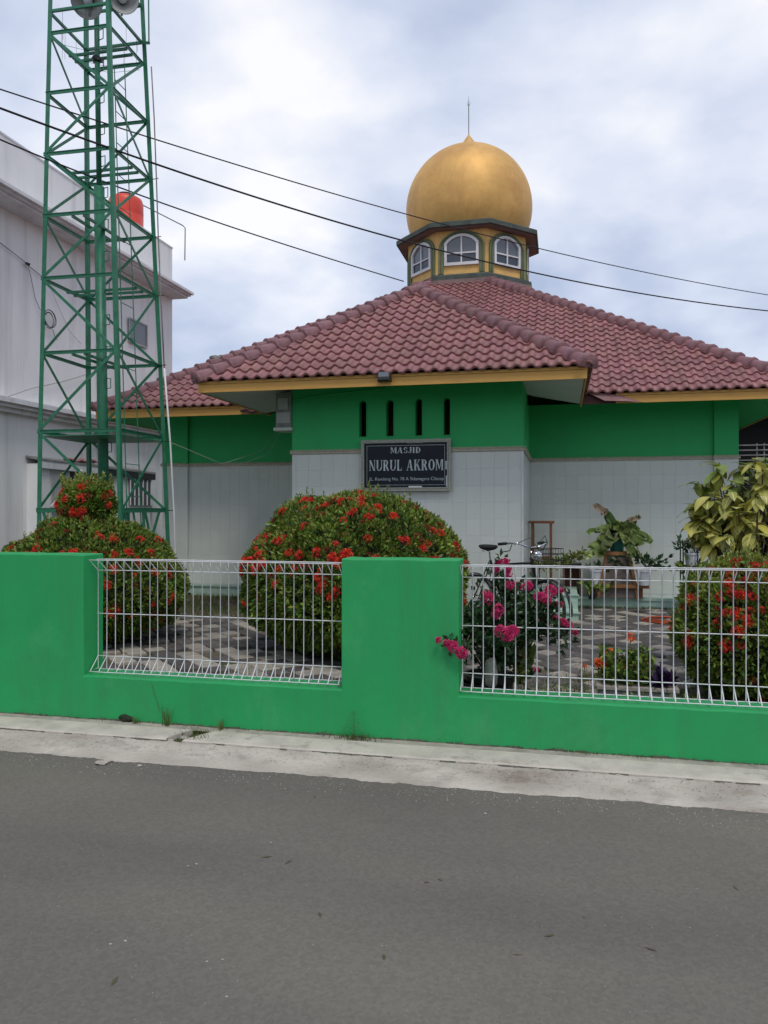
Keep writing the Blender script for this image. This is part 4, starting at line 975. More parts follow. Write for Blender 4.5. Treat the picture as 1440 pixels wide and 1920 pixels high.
horn(p1, (.25, -.8, -.62), 'grey horn loudspeaker left of the pipe at the tower top')
horn(p2, (.55, -.75, -.30), 'grey horn loudspeaker right of the pipe at the tower top')
lump(axc(7.52), (.07, .07, .05), 5).build('cable_clamp', m_rack, tw)

# ============================================================ WHITE NEIGHBOURING BUILDING
NX = -9.0; NY0, NY1 = 1.0, 16.64
nb = thing('white_building', 'tall white rendered house with projecting eave slabs beside the tower', 'house', (NX - 3, 10, .1))
MB().box(NX - 7, NX, NY0, NY1, 0, 7.76).build('wall', m_white, nb)
MB().box(NX - 7.3, NX + .40, NY0 - .3, NY1 + .01, 6.555, 6.60).box(NX - 7.3, NX + .47, NY0 - .3, NY1 + .03, 6.60, 6.635).box(NX - 7.3, NX + .54, NY0 - .3, NY1 + .05, 6.635, 6.69).build('eave_slab', m_white2, nb)
MB().box(NX + .001, NX + .12, NY0, NY1, 3.18, 3.25).box(NX + .001, NX + .20, NY0, NY1, 3.25, 3.31).box(NX + .001, NX + .27, NY0, NY1, 3.31, 3.39).build('string_course', m_white2, nb)
MB().box(NX - .2, NX + .015, NY0, NY1 + .015, 7.76, 7.79).build('parapet_cap', m_white2, nb)
wa, wb = atX(240, 598, NX), atX(272, 636, NX)
wz1, wz0 = wa.z, wa.z - .46
MB().box(NX + .002, NX + .03, wa.y, wb.y, wz0, wz1).build('window', m_glassg, nb)
mb = MB(); mb.box(NX + .031, NX + .05, wa.y - .03, wb.y + .03, wz1, wz1 + .035).box(NX + .031, NX + .05, wa.y - .03, wb.y + .03, wz0 - .03, wz0).box(NX + .031, NX + .05, wa.y - .03, wa.y, wz0, wz1).box(NX + .031, NX + .05, wb.y, wb.y + .03, wz0, wz1)
mb.build('window_frame', m_grey, nb)
# ground floor window right
wa2, wb2 = atX(243, 862, NX + .02), atX(283, 905, NX + .02)
MB().box(NX + .002, NX + .03, wa2.y, wb2.y, 1.35, 2.42).build('window', m_glass, nb)
mb = MB()
for k in range(6): yy = wa2.y + (wb2.y - wa2.y) * k / 5; mb.box(NX + .031, NX + .05, yy - .012, yy + .012, 1.35, 2.42)
mb.box(NX + .031, NX + .07, wa2.y - .06, wb2.y + .06, 2.42, 2.5); mb.build('window_frame', m_white2, nb)
MB().box(NX + .01, NX + .06, 13.6, 14.1, .4, 3.1).build('wall_pilaster', m_white, nb)
# lean-to against it
lt_ = thing('lean_to', 'low dark lean-to with clay tiles against the white house behind the tower', 'shed', (NX + .6, 12.0, .1))
LX = -8.72; ly0, ly1 = 11.55, 15.3
yy = lambda px: atX(px, 900, LX).y
mb = MB(); mb.box(NX + .001, LX - .02, ly0, ly1 - .1, .05, 2.36).build('wall', m_white, lt_)
MB().add([(NX + .01, ly0 - .04, 2.50), (LX + .05, ly0 - .04, 2.44), (LX + .05, ly1, 2.38), (NX + .01, ly1, 2.46), (NX + .01, ly0 - .04, 2.46), (LX + .05, ly0 - .04, 2.40), (LX + .05, ly1, 2.34), (NX + .01, ly1, 2.42)], [(0, 1, 2, 3), (7, 6, 5, 4), (0, 4, 5, 1), (1, 5, 6, 2), (2, 6, 7, 3), (3, 7, 4, 0)]).build('roof_sheet', m_greyd, lt_)
MB().bar((LX + .03, ly0 - .03, 2.34), (LX + .03, yy(200), 2.31), .03, .12).build('fascia', m_white2, lt_)
MB().bar((LX + .03, yy(201), 2.31), (LX + .03, ly1, 2.28), .03, .13).build('fascia', m_dark, lt_)
MB().box(LX - .02, LX + .01, yy(96), yy(130), .4, 2.28).build('grey_panel', m_grey, lt_)
MB().box(LX - .019, LX + .008, yy(131), yy(190), .1, 2.25).build('opening_shade', m_dark, lt_)  # flat near-black panel, the opening's inner shade put into its colour
MB().box(LX - .019, LX + .012, yy(243), yy(282), 1.66, 2.21).build('window', m_glass, lt_)
for k in range(6): y_ = yy(243) + (yy(282) - yy(243)) * k / 5; MB().box(LX + .012, LX + .03, y_ - .012, y_ + .012, 1.66, 2.21).build('window_bar', m_white2, lt_)
mb = MB()
for k in range(11):
    y_ = yy(135) + k * .085; a = lump((LX - .08 + random.uniform(-.08, .08), y_, 2.47 + random.uniform(0, .04)), (.06, .08, .03), k); mb.add(a.v, a.f)
mb.build('loose_clay_tiles', m_roof, lt_, kind='stuff')
MB().bar((LX + .05, yy(92), 1.6), (LX + .05, yy(150), 2.28), .03, .06).build('strut', m_white2, lt_)
# water tank on the roof
tk = atX(236, 420, -9.75); tcx, tcy = tk.x, tk.y
tn = thing('water_tank', 'orange plastic water tank on the roof of the white house', 'water tank', (tcx, tcy, 7.9))
MB().lathe([(.385, 0), (.395, .03), (.385, .05), (.39, .30), (.383, .32), (.39, .34), (.385, .62), (.36, .70), (.30, .74), (.16, .775), (.15, .80), (.0, .80)], (tcx, tcy, 7.98), 36).build('tank_body', m_orange, tn, smooth=True)
MB().lathe([(.17, .80), (.17, .83), (.0, .84)], (tcx, tcy, 7.98), 20).build('lid', m_black, tn)
MB().box(tcx - .45, tcx + .45, tcy - .45, tcy + .45, 7.90, 7.975).build('stand_slab', m_orange, tn)
rp = thing('roof_pipe', 'thin grey pipe bent down beside the orange water tank', 'pipe', (tcx + .6, tcy, 7.7))
a = Vector((tcx + .3, tcy + .2, 8.62)); MB().tube([a, a + Vector((.45, 1.1, -.12)), a + Vector((.48, 1.16, -.16)), a + Vector((.47, 1.16, -.95))], .013, 6).build('pipe_run', m_greyd, rp, smooth=True)
# coil of cable and loose wires on the wall
cc = atX(91, 599, NX + .05)
ck = thing('cable_coil', 'coil of black cable hung on the white wall left of the tower', 'cable', cc)
for k in range(4): MB().torus(cc + Vector((.012 * k, random.uniform(-.015, .015), random.uniform(-.02, .02))), (1, random.uniform(-.12, .12), random.uniform(-.1, .1)), .135 + .008 * k, .006, 28, 5).build('loop', m_cable, ck, smooth=True)
def wallwire(pts, r=.005, name='wall_wire', label='', m=m_cable):
    o = MB().tube([atX(x, y, NX + .04) for x, y in pts], r, 5).build(name, m, smooth=True); tag(o, label, 'cable'); return o
wallwire([(0, 455), (20, 470), (45, 490), (52, 497), (80, 520)], .006, 'wall_wire', 'black wire running down the upper white wall to a joint')
wallwire([(52, 497), (58, 520), (66, 560), (75, 580), (88, 590)], .005, 'wall_wire', 'black wire dropping from the joint to the cable coil')
wallwire([(95, 615), (100, 620), (103, 632), (108, 638)], .005, 'wall_wire', 'loose wire end hanging below the cable coil')
wallwire([(5, 747), (60, 728), (120, 715), (165, 701)], .005, 'wall_wire', 'thin wire slanting up the white wall behind the tower', m_greyd)
wallwire([(97, 545), (112, 580), (130, 620), (152, 645)], .0035, 'wall_wire', 'faint thin wire slanting down right of the cable coil', m_greyd)
o = lump(atX(52, 495, NX + .06), (.03, .06, .03), 8).build('wire_joint', m_rack); tag(o, 'small black cable joint clamped on the upper white wall', 'cable joint')
# dark neighbour far right behind the mosque
dn = thing('dark_veranda', 'dark grilled veranda visible beyond the right end of the mosque', 'house', (6, 16, .1))
MB().box(2.62, 12, 16.0, 16.2, .1, 3.6).build('back_wall', m_dark, dn); MB().box(2.9, 12, 15.0, 15.99, 3.3, 3.45).build('canopy', m_dark, dn)
mb = MB()
for k in range(12): mb.box(3.4 + k * .12, 3.42 + k * .12, 14.9, 14.92, .5, 2.75)
for k in range(5): mb.box(2.64, 6, 14.88, 14.90, 2.35 + k * .09, 2.37 + k * .09)
mb.build('grille', m_greyd, dn)

# ============================================================ POWER LINES
def powerline(pts, z, r, label, x0=-260, x1=None):
    xs_ = np.array([p[0] for p in pts], float); ys_ = np.array([p[1] for p in pts], float); co = np.polyfit(xs_, ys_, 3)
    out = []
    for x in np.linspace(x0, x1 or xs_[-1], 60):
        y = float(np.polyval(co, x)); out.append(Vector((0, 0, CAM_H)) + ray(x, y) * tz(y, z))
    mb = MB(); mb.tube(out, r, 6)
    o = mb.build('power_line', m_cable, smooth=True); tag(o, label, 'cable', 'overhead cables crossing the sky'); return o
def tz(y, z): return FPX * (z - CAM_H) / (CY - y)
powerline(((0, 167), (300, 265), (540, 337), (790, 408), (1010, 467), (1240, 519), (1440, 550), (1700, 588)), 6.65, .009, 'highest of the three overhead cables, thin, ending at the right edge')
powerline(((0, 202), (300, 313), (470, 366), (740, 442), (985, 511), (1200, 553), (1440, 579), (1700, 600)), 6.1, .013, 'thick twisted overhead cable, middle of the three')
powerline(((0, 262), (150, 322), (300, 380), (450, 432), (600, 478), (757, 528)), 5.95, .010, 'lowest overhead cable, running down to the foot of the dome drum')

# ============================================================ PLANTS
def leaf_cloud(C, Nn, length, width, per, spread, jitter=.02):
    """rosettes of folded leaves at points C with outward normals Nn"""
    C = np.repeat(C, per, 0) + rng.normal(0, jitter, (len(C) * per, 3)); Nn = np.repeat(Nn, per, 0); n = len(C)
    d = Nn + rng.normal(0, spread, (n, 3)); d /= np.linalg.norm(d, axis=1)[:, None]
    s = np.cross(d, rng.normal(0, 1, (n, 3))); s /= np.linalg.norm(s, axis=1)[:, None]; u = np.cross(d, s)
    L_ = (length * rng.uniform(.65, 1.25, n))[:, None]; W_ = (width * rng.uniform(.7, 1.2, n))[:, None]
    b0 = C; m_ = C + d * L_ * .5 - u * L_ * .04; l = C + d * L_ * .5 + s * W_ + u * W_ * .35; r = C + d * L_ * .5 - s * W_ + u * W_ * .35; t = C + d * L_ - u * L_ * .12
    V = np.stack([b0, l, t, r, m_], 1).reshape(-1, 3); i = np.arange(n)[:, None] * 5
    return V, np.concatenate([i + [0, 4, 1], i + [4, 2, 1], i + [0, 3, 4], i + [3, 2, 4]], 0)
def sph(n):
    v = rng.normal(0, 1, (n, 3)); return v / np.linalg.norm(v, axis=1)[:, None]
def lumpy(v, s): return 1 + .040 * np.sin(5 * v[:, 0] + s) * np.sin(4 * v[:, 1] + 2 * s) + .030 * np.sin(9 * v[:, 2] + 7 * v[:, 0] + s) + .024 * np.sin(17 * v[:, 1] + 13 * v[:, 0] - s)
def floret_mesh(name, m, rad=.045, nf=22, pet=.011, seed=0, dome=1.3):
    r = np.random.default_rng(seed); V = []; F = []
    for i in range(nf):
        v = r.normal(0, 1, 3); v[2] = abs(v[2]) * dome + .1; v /= np.linalg.norm(v); c = v * rad * np.array([1, 1, .7]) * r.uniform(.85, 1.08)
        x = np.cross(v, r.normal(0, 1, 3)); x /= np.linalg.norm(x); y = np.cross(v, x)
        for k in range(4):
            a = k * np.pi / 2; d = x * np.cos(a) + y * np.sin(a); e_ = -x * np.sin(a) + y * np.cos(a); b = len(V)
            V += [c - v * rad * .25, c + d * pet * .6 + e_ * pet * .42, c + d * pet * 1.35 + v * pet * .25, c + d * pet * .6 - e_ * pet * .42]; F += [(b, b + 1, b + 2), (b, b + 2, b + 3)]
    me = bpy.data.meshes.new(name); me.from_pydata([tuple(v) for v in V], [], F); me.materials.append(m); return me
FLR = [floret_mesh('flower_head', m_red, .050, 34, .0135, s) for s in range(4)]; FLD = [floret_mesh('faded_flower_head', m_rust, .040, 20, .011, s + 9) for s in range(3)]
def orient(d, spin):
    q = Vector(d).to_track_quat('Z', 'Y').to_matrix().to_4x4(); return q @ Matrix.Rotation(spin, 4, 'Z')
def shape_pts(v, c, rx, ry, up, dn, s, k=1.0):
    sc_ = np.where(v[:, 2:3] > 0, up, dn); r = lumpy(v, s)[:, None] * k
    P_ = np.array(c) + np.concatenate([v[:, :1] * rx, v[:, 1:2] * ry, v[:, 2:3] * sc_], 1) * r
    nn = np.concatenate([v[:, :1] / rx, v[:, 1:2] / ry, v[:, 2:3] / sc_], 1); nn /= np.linalg.norm(nn, axis=1)[:, None]
    return P_, nn
def ixora(c, rx, ry, up, dn, seed, label, nflow, nfade, density=1.0, knot=None, fside=None, shoots=60):
    t = thing('ixora_bush', label, 'bush', (c[0], c[1], .13), 'clipped ixora bushes in the mosque yard')
    area = 4 * math.pi * ((rx * ry + rx * (up + dn) / 2) / 2); n = int(area * 430 * density)
    v = sph(n); P_, nn = shape_pts(v, c, rx, ry, up, dn, seed); A1 = leaf_cloud(P_, nn + np.array([0, 0, .25]), .054, .0125, 6, .55, .012)
    v = sph(n // 2); P2, n2 = shape_pts(v, c, rx, ry, up, dn, seed, .93); A2 = leaf_cloud(P2, n2, .055, .013, 5, .8, .02)
    Vs = [A1[0], A2[0]]; Fs = [A1[1], A2[1] + len(A1[0])]
    np_obj('foliage', np.concatenate(Vs), np.concatenate(Fs), m_leaf, t)
    v = sph(int(n * .26)); v[:, 2] = np.abs(v[:, 2]); v /= np.linalg.norm(v, axis=1)[:, None]  # young leaves on the upper half; colour also carries the tops' sunlit tone
    P3, n3 = shape_pts(v, c, rx, ry, up, dn, seed, 1.015); A3 = leaf_cloud(P3, n3 + np.array([0, 0, .6]), .042, .009, 6, .5, .008)
    # upright shoots poking above the clipped surface
    Sh = []; Sn = []
    for i in range(shoots):
        a = rng.uniform(0, 2 * np.pi); rr = math.sqrt(rng.uniform(0, .8)); vv = np.array([[rr * math.cos(a), rr * math.sin(a), math.sqrt(1 - rr * rr)]])
        p, _ = shape_pts(vv, c, rx, ry, up, dn, seed); hh = rng.uniform(.02, .11) if rng.random() < .8 else rng.uniform(.08, .16)
        for k in range(int(hh / .018) + 1): Sh.append(p[0] + [0, 0, k * .018]); Sn.append([0, 0, 1])
    A4 = leaf_cloud(np.array(Sh), np.array(Sn, float), .032, .007, 3, .6, .004)
    np_obj('young_foliage', np.concatenate([A3[0], A4[0]]), np.concatenate([A3[1], A4[1] + len(A3[0])]), m_leaf2, t)
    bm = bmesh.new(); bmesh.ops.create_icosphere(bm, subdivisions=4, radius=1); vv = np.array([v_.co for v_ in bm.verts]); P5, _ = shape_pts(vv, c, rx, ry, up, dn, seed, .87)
    P5[:, 2] = np.maximum(P5[:, 2], .12); F5 = np.array([[x.index for x in f_.verts] for f_ in bm.faces]); bm.free(); np_obj('shade_core', P5, F5, m_core, t)  # solid dark core blocks the view through; inner shade is its colour
    tr = MB()
    for k in range(5): a = k * 1.26; tr.tube([(c[0] + .05 * math.cos(a), c[1] + .05 * math.sin(a), .12), (c[0] + .2 * math.cos(a), c[1] + .2 * math.sin(a), .4), (c[0] + .5 * rx * math.cos(a), c[1] + .5 * ry * math.sin(a), c[2])], [.03, .022, .012], 6)
    tr.build('stem', m_bark, t)
    placed = 0; centres = sph(18)
    for i in range(nflow + nfade):
        fade = i >= nflow
        while True:
            if rng.random() < .55: d = centres[rng.integers(18)] + rng.normal(0, .16, 3); d /= np.linalg.norm(d)
            else: d = sph(1)[0]
            if d[1] > .35 or (d[2] < -.1 and rng.random() < .7): continue
            if rng.random() < .35 and d[2] < .25: continue
            break
        p, nn_ = shape_pts(d[None], c, rx, ry, up, dn, seed, 1.02)
        if p[0][2] < .2: continue
        me = FLD[rng.integers(3)] if fade else FLR[rng.integers(4)]
        s_ = rng.uniform(.5, 1.1); M = Matrix.Translation(p[0]) @ orient(nn_[0] + np.array([0, 0, .15]), rng.uniform(0, 6.3)) @ Matrix.Scale(s_, 4)
        piece('flower_head' if not fade else 'faded_flower_head', me, M, t)
    if knot:
        kc, kr = knot; v = sph(1500); P6, n6 = shape_pts(v, kc, kr[0], kr[0], kr[1], kr[1], seed + 3); A6 = leaf_cloud(P6, n6 + np.array([0, 0, .4]), .05, .012, 6, .5, .012)
        np_obj('topknot_foliage', A6[0], A6[1], m_leaf, t)
        bm = bmesh.new(); bmesh.ops.create_icosphere(bm, subdivisions=3, radius=1); vv = np.array([v_.co for v_ in bm.verts]); P7, _ = shape_pts(vv, kc, kr[0], kr[0], kr[1], kr[1], seed, .8); F7 = np.array([[x.index for x in f_.verts] for f_ in bm.faces]); bm.free(); np_obj('shade_core', P7, F7, m_core, t)  # topknot gets the same core, shade put into its colour
        S, Q = [], []
        for i in range(60):
            a = rng.uniform(0, 6.3); rr = math.sqrt(rng.uniform(0, 1)) * kr[0]; hh = rng.uniform(.05, .19); ld = np.array([math.cos(a) * rr * .5, math.sin(a) * rr * .5, 1])
            for k in range(int(hh / .014)): S.append(np.array(kc) + [math.cos(a) * rr, math.sin(a) * rr, kr[1] * .72] + ld * k * .014); Q.append(ld)
        A8 = leaf_cloud(np.array(S), np.array(Q), .04, .009, 4, .55, .006); np_obj('topknot_shoots', A8[0], A8[1], m_leaf2, t)
        for i in range(34):
            d = sph(1)[0]; d[1] = -abs(d[1]); p = np.array(kc) + d * np.array([kr[0], kr[0], kr[1]]) * 1.10
            piece('flower_head', FLR[i % 4] if i < 22 else FLD[i % 3], Matrix.Translation(p) @ orient(d, rng.uniform(0, 6)) @ Matrix.Scale(rng.uniform(.8, 1.25), 4), t)
    return t
b1 = atY(168, 1110, 7.3); k1 = atY(165, 942, 7.3)
ixora((b1.x, 7.3, .66), .95, .92, .80, .48, 1.3, 'wide clipped red-flowering bush with a round topknot, in front of the tower', 150, 130, 1.0, ((k1.x, 7.3, 1.60), (.26, .23)))
b2 = atY(664, 1110, 7.35)
ixora((b2.x, 7.35, .76), 1.07, 1.0, .93, .57, 4.2, 'largest clipped red-flowering bush, below the name board between the two wire panels', 210, 110, 1.05, shoots=120)
b3 = atY(1408, 1180, 6.15)
ixora((b3.x + .05, 6.15, .62), .55, .52, .56, .46, 2.1, 'loose red-flowering bush under the yellow veined shrub at the right end of the fence', 110, 30, .9, shoots=260)

# --- croton like shrub with big veined leaves
def leaf_mesh(name, L_, W_, m, bend=.35, cup=.25, seg=6, wav=0, seed=0, uvs=True, round_=.8):
    r = random.Random(seed); bm = bmesh.new(); uvl = bm.loops.layers.uv.new('UVMap'); rows = []
    for i in range(seg + 1):
        v = i / seg; w_ = W_ * (math.sin(math.pi * min(1, v ** round_ * .98 + .01)) ** .8) ; y = L_ * v; z = -bend * L_ * v * v
        if i == seg: w_ = W_ * .02
        row = []
        for u in (-1, -.5, 0, .5, 1):
            wv = wav * L_ * r.uniform(-1, 1) * abs(u); row.append((bm.verts.new((u * w_, y * (1 - .04 * abs(u)), z + cup * w_ * abs(u) + wv)), u, v))
        rows.append(row)
    for i in range(seg):
        for j in range(4):
            q = (rows[i][j], rows[i][j + 1], rows[i + 1][j + 1], rows[i + 1][j]); f_ = bm.faces.new([x[0] for x in q]); f_.smooth = True
            for l, x in zip(f_.loops, q): l[uvl].uv = (x[1], x[2])
    me = bpy.data.meshes.new(name); bm.to_mesh(me); bm.free(); me.materials.append(m); return me
CL = [leaf_mesh('leaf', .165, .050, m_croton, b_, .15, 6, .008, s) for s, b_ in enumerate((.2, .4, .6))]
cs = atY(1418, 975, 7.0)
ct = thing('veined_shrub', 'tall shrub with big yellow-veined pale green leaves at the right edge', 'shrub', (cs.x, 7.0, .13))
mb = MB(); heads = []
for i in range(110):
    a = rng.uniform(0, 6.28); rr = .50 * math.sqrt(rng.uniform(.05, 1)); el = rng.uniform(-.45, 1)
    h = Vector((cs.x + rr * math.cos(a), 7.0 + rr * math.sin(a) * .8, 1.50 + .53 * el * math.sqrt(max(.05, 1 - (rr / .60) ** 2)) )); heads.append(h)
heads += [atY(1300, 978, 6.9), atY(1312, 1000, 6.9), atY(1322, 972, 6.9), atY(1335, 1015, 6.8), atY(1340, 930, 6.9), atY(1312, 985, 6.9), atY(1335, 990, 6.8), atY(1350, 945, 6.9), atY(1372, 905, 6.95), atY(1405, 870, 7.0), atY(1385, 950, 6.6), atY(1420, 930, 6.5), atY(1410, 1000, 6.5), atY(1365, 1000, 6.6), atY(1430, 880, 6.7)]
for h in heads: mb.tube([(cs.x, 7.0, .12), (cs.x + (h.x - cs.x) * .35, 7.0 + (h.y - 7) * .35, .8), h - Vector((0, 0, .05)), h], [.016, .012, .006, .004], 5)
mb.build('stems', m_bark, ct)
nl = 0; heads.sort(key=lambda h: h.y); more = MB()
for h in heads:
    n = random.randint(5, 8); o_ = random.uniform(0, 6)
    out_ = Vector((h.x - cs.x, h.y - 7.0, .0)); 
    for k in range(n):
        a = o_ + k * 2.4; el = R(random.uniform(-70, 40)); d = Vector((math.cos(a) * math.cos(el), math.sin(a) * math.cos(el), math.sin(el))) + out_ * .6 + Vector((0, -.25, -.1)); d.normalize()
        side = d.cross(Vector((0, 0, 1))).normalized(); up_ = side.cross(d).normalized(); s_ = random.uniform(.6, 1.1)
        M = basis(h + Vector((0, 0, -.01 * k)), side * s_, d * s_, up_ * s_); me = random.choice(CL)
        if nl < 300: piece('leaf', me, M, ct)
        else: more.add([M @ v.co for v in me.vertices], [tuple(p.vertices) for p in me.polygons])
        nl += 1
more.build('leaves', m_leaf2, ct, kind='stuff')
# ------------------------------------------------------------ generic potted plant pieces
def pot(c, r, h, m, parent, rim=True, name='pot'):
    MB().lathe([(r * .72, 0), (r * .98, h * .86), (r * 1.08, h * .87), (r * 1.08, h), (r * .95, h), (r * .9, h * .88), (0, h * .86)], c, 20).build(name, m, parent, smooth=False)
TER = .30
def tpos(px, Y=11.72): return atY(px, 1100, Y).x
# bird's nest fern on a wooden box stand
fx = tpos(1157, 11.6); fb = thing('plant_stand', 'brown splayed wooden stand carrying the green fern pot', 'stand', (fx, 11.65, TER))
zt_ = atY(1157, 1034, 11.6).z
w1, w0 = .16, .26
MB().add([(fx - w0, 11.45, TER), (fx + w0, 11.45, TER), (fx + w0, 11.9, TER), (fx - w0, 11.9, TER), (fx - w1, 11.5, zt_ - .05), (fx + w1, 11.5, zt_ - .05), (fx + w1, 11.85, zt_ - .05), (fx - w1, 11.85, zt_ - .05)], [(0, 1, 5, 4), (1, 2, 6, 5), (3, 0, 4, 7), (2, 3, 7, 6)]).build('side_boards', m_woodg, fb)
MB().box(fx - .19, fx + .19, 11.48, 11.87, zt_ - .05, zt_).build('top_board', m_wood2, fb)
for s_ in (-1, 1): MB().bar((fx + s_ * .27, 11.44, TER), (fx + s_ * .165, 11.49, zt_ - .05), .03, .04).build('leg', m_wood2, fb)
fp = thing('bird_nest_fern', 'large fern with wavy fronds and withered tips in a teal pot', 'potted plant', (fx, 11.65, zt_ + .002))
pot((fx, 11.65, zt_ + .002), .125, .19, m_green_pot, fp)
fc = Vector((fx - .01, 11.65, zt_ + .20))
def frond(pts, w_, m, parent, seed=0, name='frond', wf=None):
    pts = [Vector(p) for p in pts]; r = random.Random(seed); out = []; n = 14
    for i in range(n + 1):     # smooth path
        t = i / n * (len(pts) - 1); k = min(int(t), len(pts) - 2); f_ = t - k; p0 = pts[max(k - 1, 0)]; p1 = pts[k]; p2 = pts[k + 1]; p3 = pts[min(k + 2, len(pts) - 1)]
        out.append(.5 * ((2 * p1) + (p2 - p0) * f_ + (2 * p0 - 5 * p1 + 4 * p2 - p3) * f_ * f_ + (3 * p1 - 3 * p2 + p0 - p3) * f_ ** 3))
    vs = []; fs = []
    for i, p in enumerate(out):
        d = (out[min(i + 1, n)] - out[max(i - 1, 0)]).normalized(); view = Vector((-.05, -1, .12)); side = d.cross(view).normalized(); up_ = side.cross(d).normalized(); v = i / n
        w__ = (w_ * (math.sin(math.pi * min(.97, .10 + .86 * v)) ** .7)) if wf is None else w_ * wf(v)
        wv = [r.uniform(-.022, .022), r.uniform(-.022, .022)]
        vs += [p - side * w__ * (1 + wv[0] * 8) + up_ * (.3 * w__ + wv[0]), p, p + side * w__ * (1 + wv[1] * 8) + up_ * (.3 * w__ + wv[1])]
    for i in range(n):
        for j in (0, 1): a = i * 3 + j; fs.append((a, a + 1, a + 4, a + 3))
    return MB().add(vs, fs).build(name, m, parent, smooth=True)
def F(px, py, Y): return atY(px, py, Y)
fr_ = [([(1157, 1006, 11.6), (1150, 985, 11.58), (1140, 968, 11.55), (1128, 955, 11.5)], .075), ([(1158, 1006, 11.6), (1172, 990, 11.55), (1186, 977, 11.5), (1200, 972, 11.45)], .085),
       ([(1155, 1006, 11.6), (1140, 997, 11.5), (1130, 988, 11.45), (1126, 1000, 11.4)], .06), ([(1157, 1006, 11.6), (1175, 1003, 11.5), (1195, 1015, 11.4), (1208, 1032, 11.35)], .085),
       ([(1153, 1006, 11.6), (1130, 1010, 11.5), (1108, 1022, 11.45), (1098, 1035, 11.4)], .035), ([(1155, 1006, 11.55), (1142, 1010, 11.4), (1135, 1022, 11.3), (1136, 1038, 11.3)], .085),
       ([(1153, 1007, 11.6), (1132, 1014, 11.45), (1122, 1035, 11.4), (1128, 1054, 11.38)], .095), ([(1160, 1008, 11.6), (1176, 1014, 11.45), (1184, 1035, 11.38), (1182, 1056, 11.36)], .07),
       ([(1154, 1007, 11.6), (1120, 1024, 11.45), (1104, 1040, 11.4), (1098, 1052, 11.38)], .065), ([(1158, 1006, 11.6), (1162, 992, 11.62), (1164, 984, 11.62)], .04),
       ([(1158, 1007, 11.6), (1190, 1010, 11.5), (1203, 1045, 11.42), (1203, 1054, 11.4)], .03)]
for i, (pp, w_) in enumerate(fr_): frond([F(*p) for p in pp], w_, m_fern, fp, i)
for i in range(9):
    a = rng.uniform(0, 6.28); r_f = rng.uniform(.34, .58); hf_ = rng.uniform(.0, .22); c_, s_f = math.cos(a) * r_f, -abs(math.sin(a)) * r_f * .7
    frond([fc, fc + Vector((c_ * .35, s_f * .35, hf_ * .8 + .06)), fc + Vector((c_ * .75, s_f * .75, hf_)), fc + Vector((c_ * 1.1, s_f, hf_ - rng.uniform(.1, .32)))], rng.uniform(.028, .045), m_fern, fp, 80 + i)
for i, (pp, w_) in enumerate([([(1133, 962, 11.52), (1120, 950, 11.5), (1102, 943, 11.45)], .055), ([(1183, 977, 11.5), (1196, 970, 11.46), (1208, 968, 11.42)], .05)]): frond([F(*p) for p in pp], w_, m_fernb, fp, 30 + i, 'withered_tip', lambda v: 1 - .6 * v)
# low wooden bench on the terrace
bx0, bx1 = tpos(1098, 11.45), tpos(1218, 11.45); bzt = atY(1150, 1096, 11.4).z
bn = thing('low_bench', 'low brown wooden bench on the terrace with pots standing on it', 'bench', ((bx0 + bx1) / 2, 11.5, TER))
MB().box(bx0, bx1, 11.40, 11.44, bzt - .05, bzt).build('apron', m_wood2, bn); MB().box(bx0, bx1, 11.44, 11.85, bzt - .025, bzt + .0).build('seat', m_wood, bn)
for xx in (bx0 + .1, bx1 - .14): 
    for yy in (11.46, 11.78): MB().box(xx, xx + .05, yy, yy + .05, TER, bzt - .026).build('leg', m_wood, bn)
def small_plant(px, py_base, Y, r, h, label, potm, leafm, n=70, spread=.22, top=.2, cat='potted plant', ll=.09, lw=.022, z=None, name='potted_plant'):
    p = atY(px, py_base, Y); zb_ = z if z is not None else p.z; t = thing(name, label, cat, (p.x, Y, zb_)); pot((p.x, Y, zb_), r, h, potm, t)
    C = np.array([[p.x, Y, zb_ + h]]) + rng.normal(0, 1, (n, 3)) * [spread * .5, spread * .4, top * .3] + [0, 0, top * .5]
    nn = C - np.array([p.x, Y, zb_ + h - .05]); nn /= np.linalg.norm(nn, axis=1)[:, None]; V, F_ = leaf_cloud(C, nn, ll, lw, 3, .45, .01); np_obj('leaves', V, F_, leafm, t)
    mb = MB()
    for k in range(0, n, 5): mb.tube([(p.x, Y, zb_ + h * .8), tuple(C[k])], .003, 4)
    mb.build('stems', m_bark, t); return t
small_plant(1116, 1090, 11.38, .085, .21, 'white ribbed pot without much growth left of the fern stand', m_white_pot, m_leafd, 6, .06, .06, z=bzt + .002)
small_plant(1207, 1094, 11.38, .10, .22, 'white pot of reddish dark foliage right of the fern stand', m_white_pot, m_leafd, 60, .32, .18, z=bzt + .002)
small_plant(1110, 1098, 11.2, .06, .1, 'small dark pot with trailing climber beside the bench', m_black, m_leaf, 30, .25, .12, z=TER)
# dark crates left of bench
for lab, px0, px1_, zt2 in (('dark open crate on the terrace left of the low bench', 1055, 1090, .70),):
    x0, x1 = tpos(px0, 11.7), tpos(px1_, 11.7); t = thing('crate', lab, 'crate', ((x0 + x1) / 2, 11.75, TER)); z1 = atY(1070, 1057, 11.6).z
    MB().box(x0, x1, 11.58, 11.9, z1 - .02, z1).build('top_board', m_rack, t)
    for xx in (x0, x1 - .03): MB().box(xx, xx + .03, 11.6, 11.88, TER, z1 - .021).build('side_board', m_woodg, t)
    MB().box(x0 + .03, x1 - .03, 11.86, 11.88, TER, z1 - .021).build('back_board', m_wood, t)
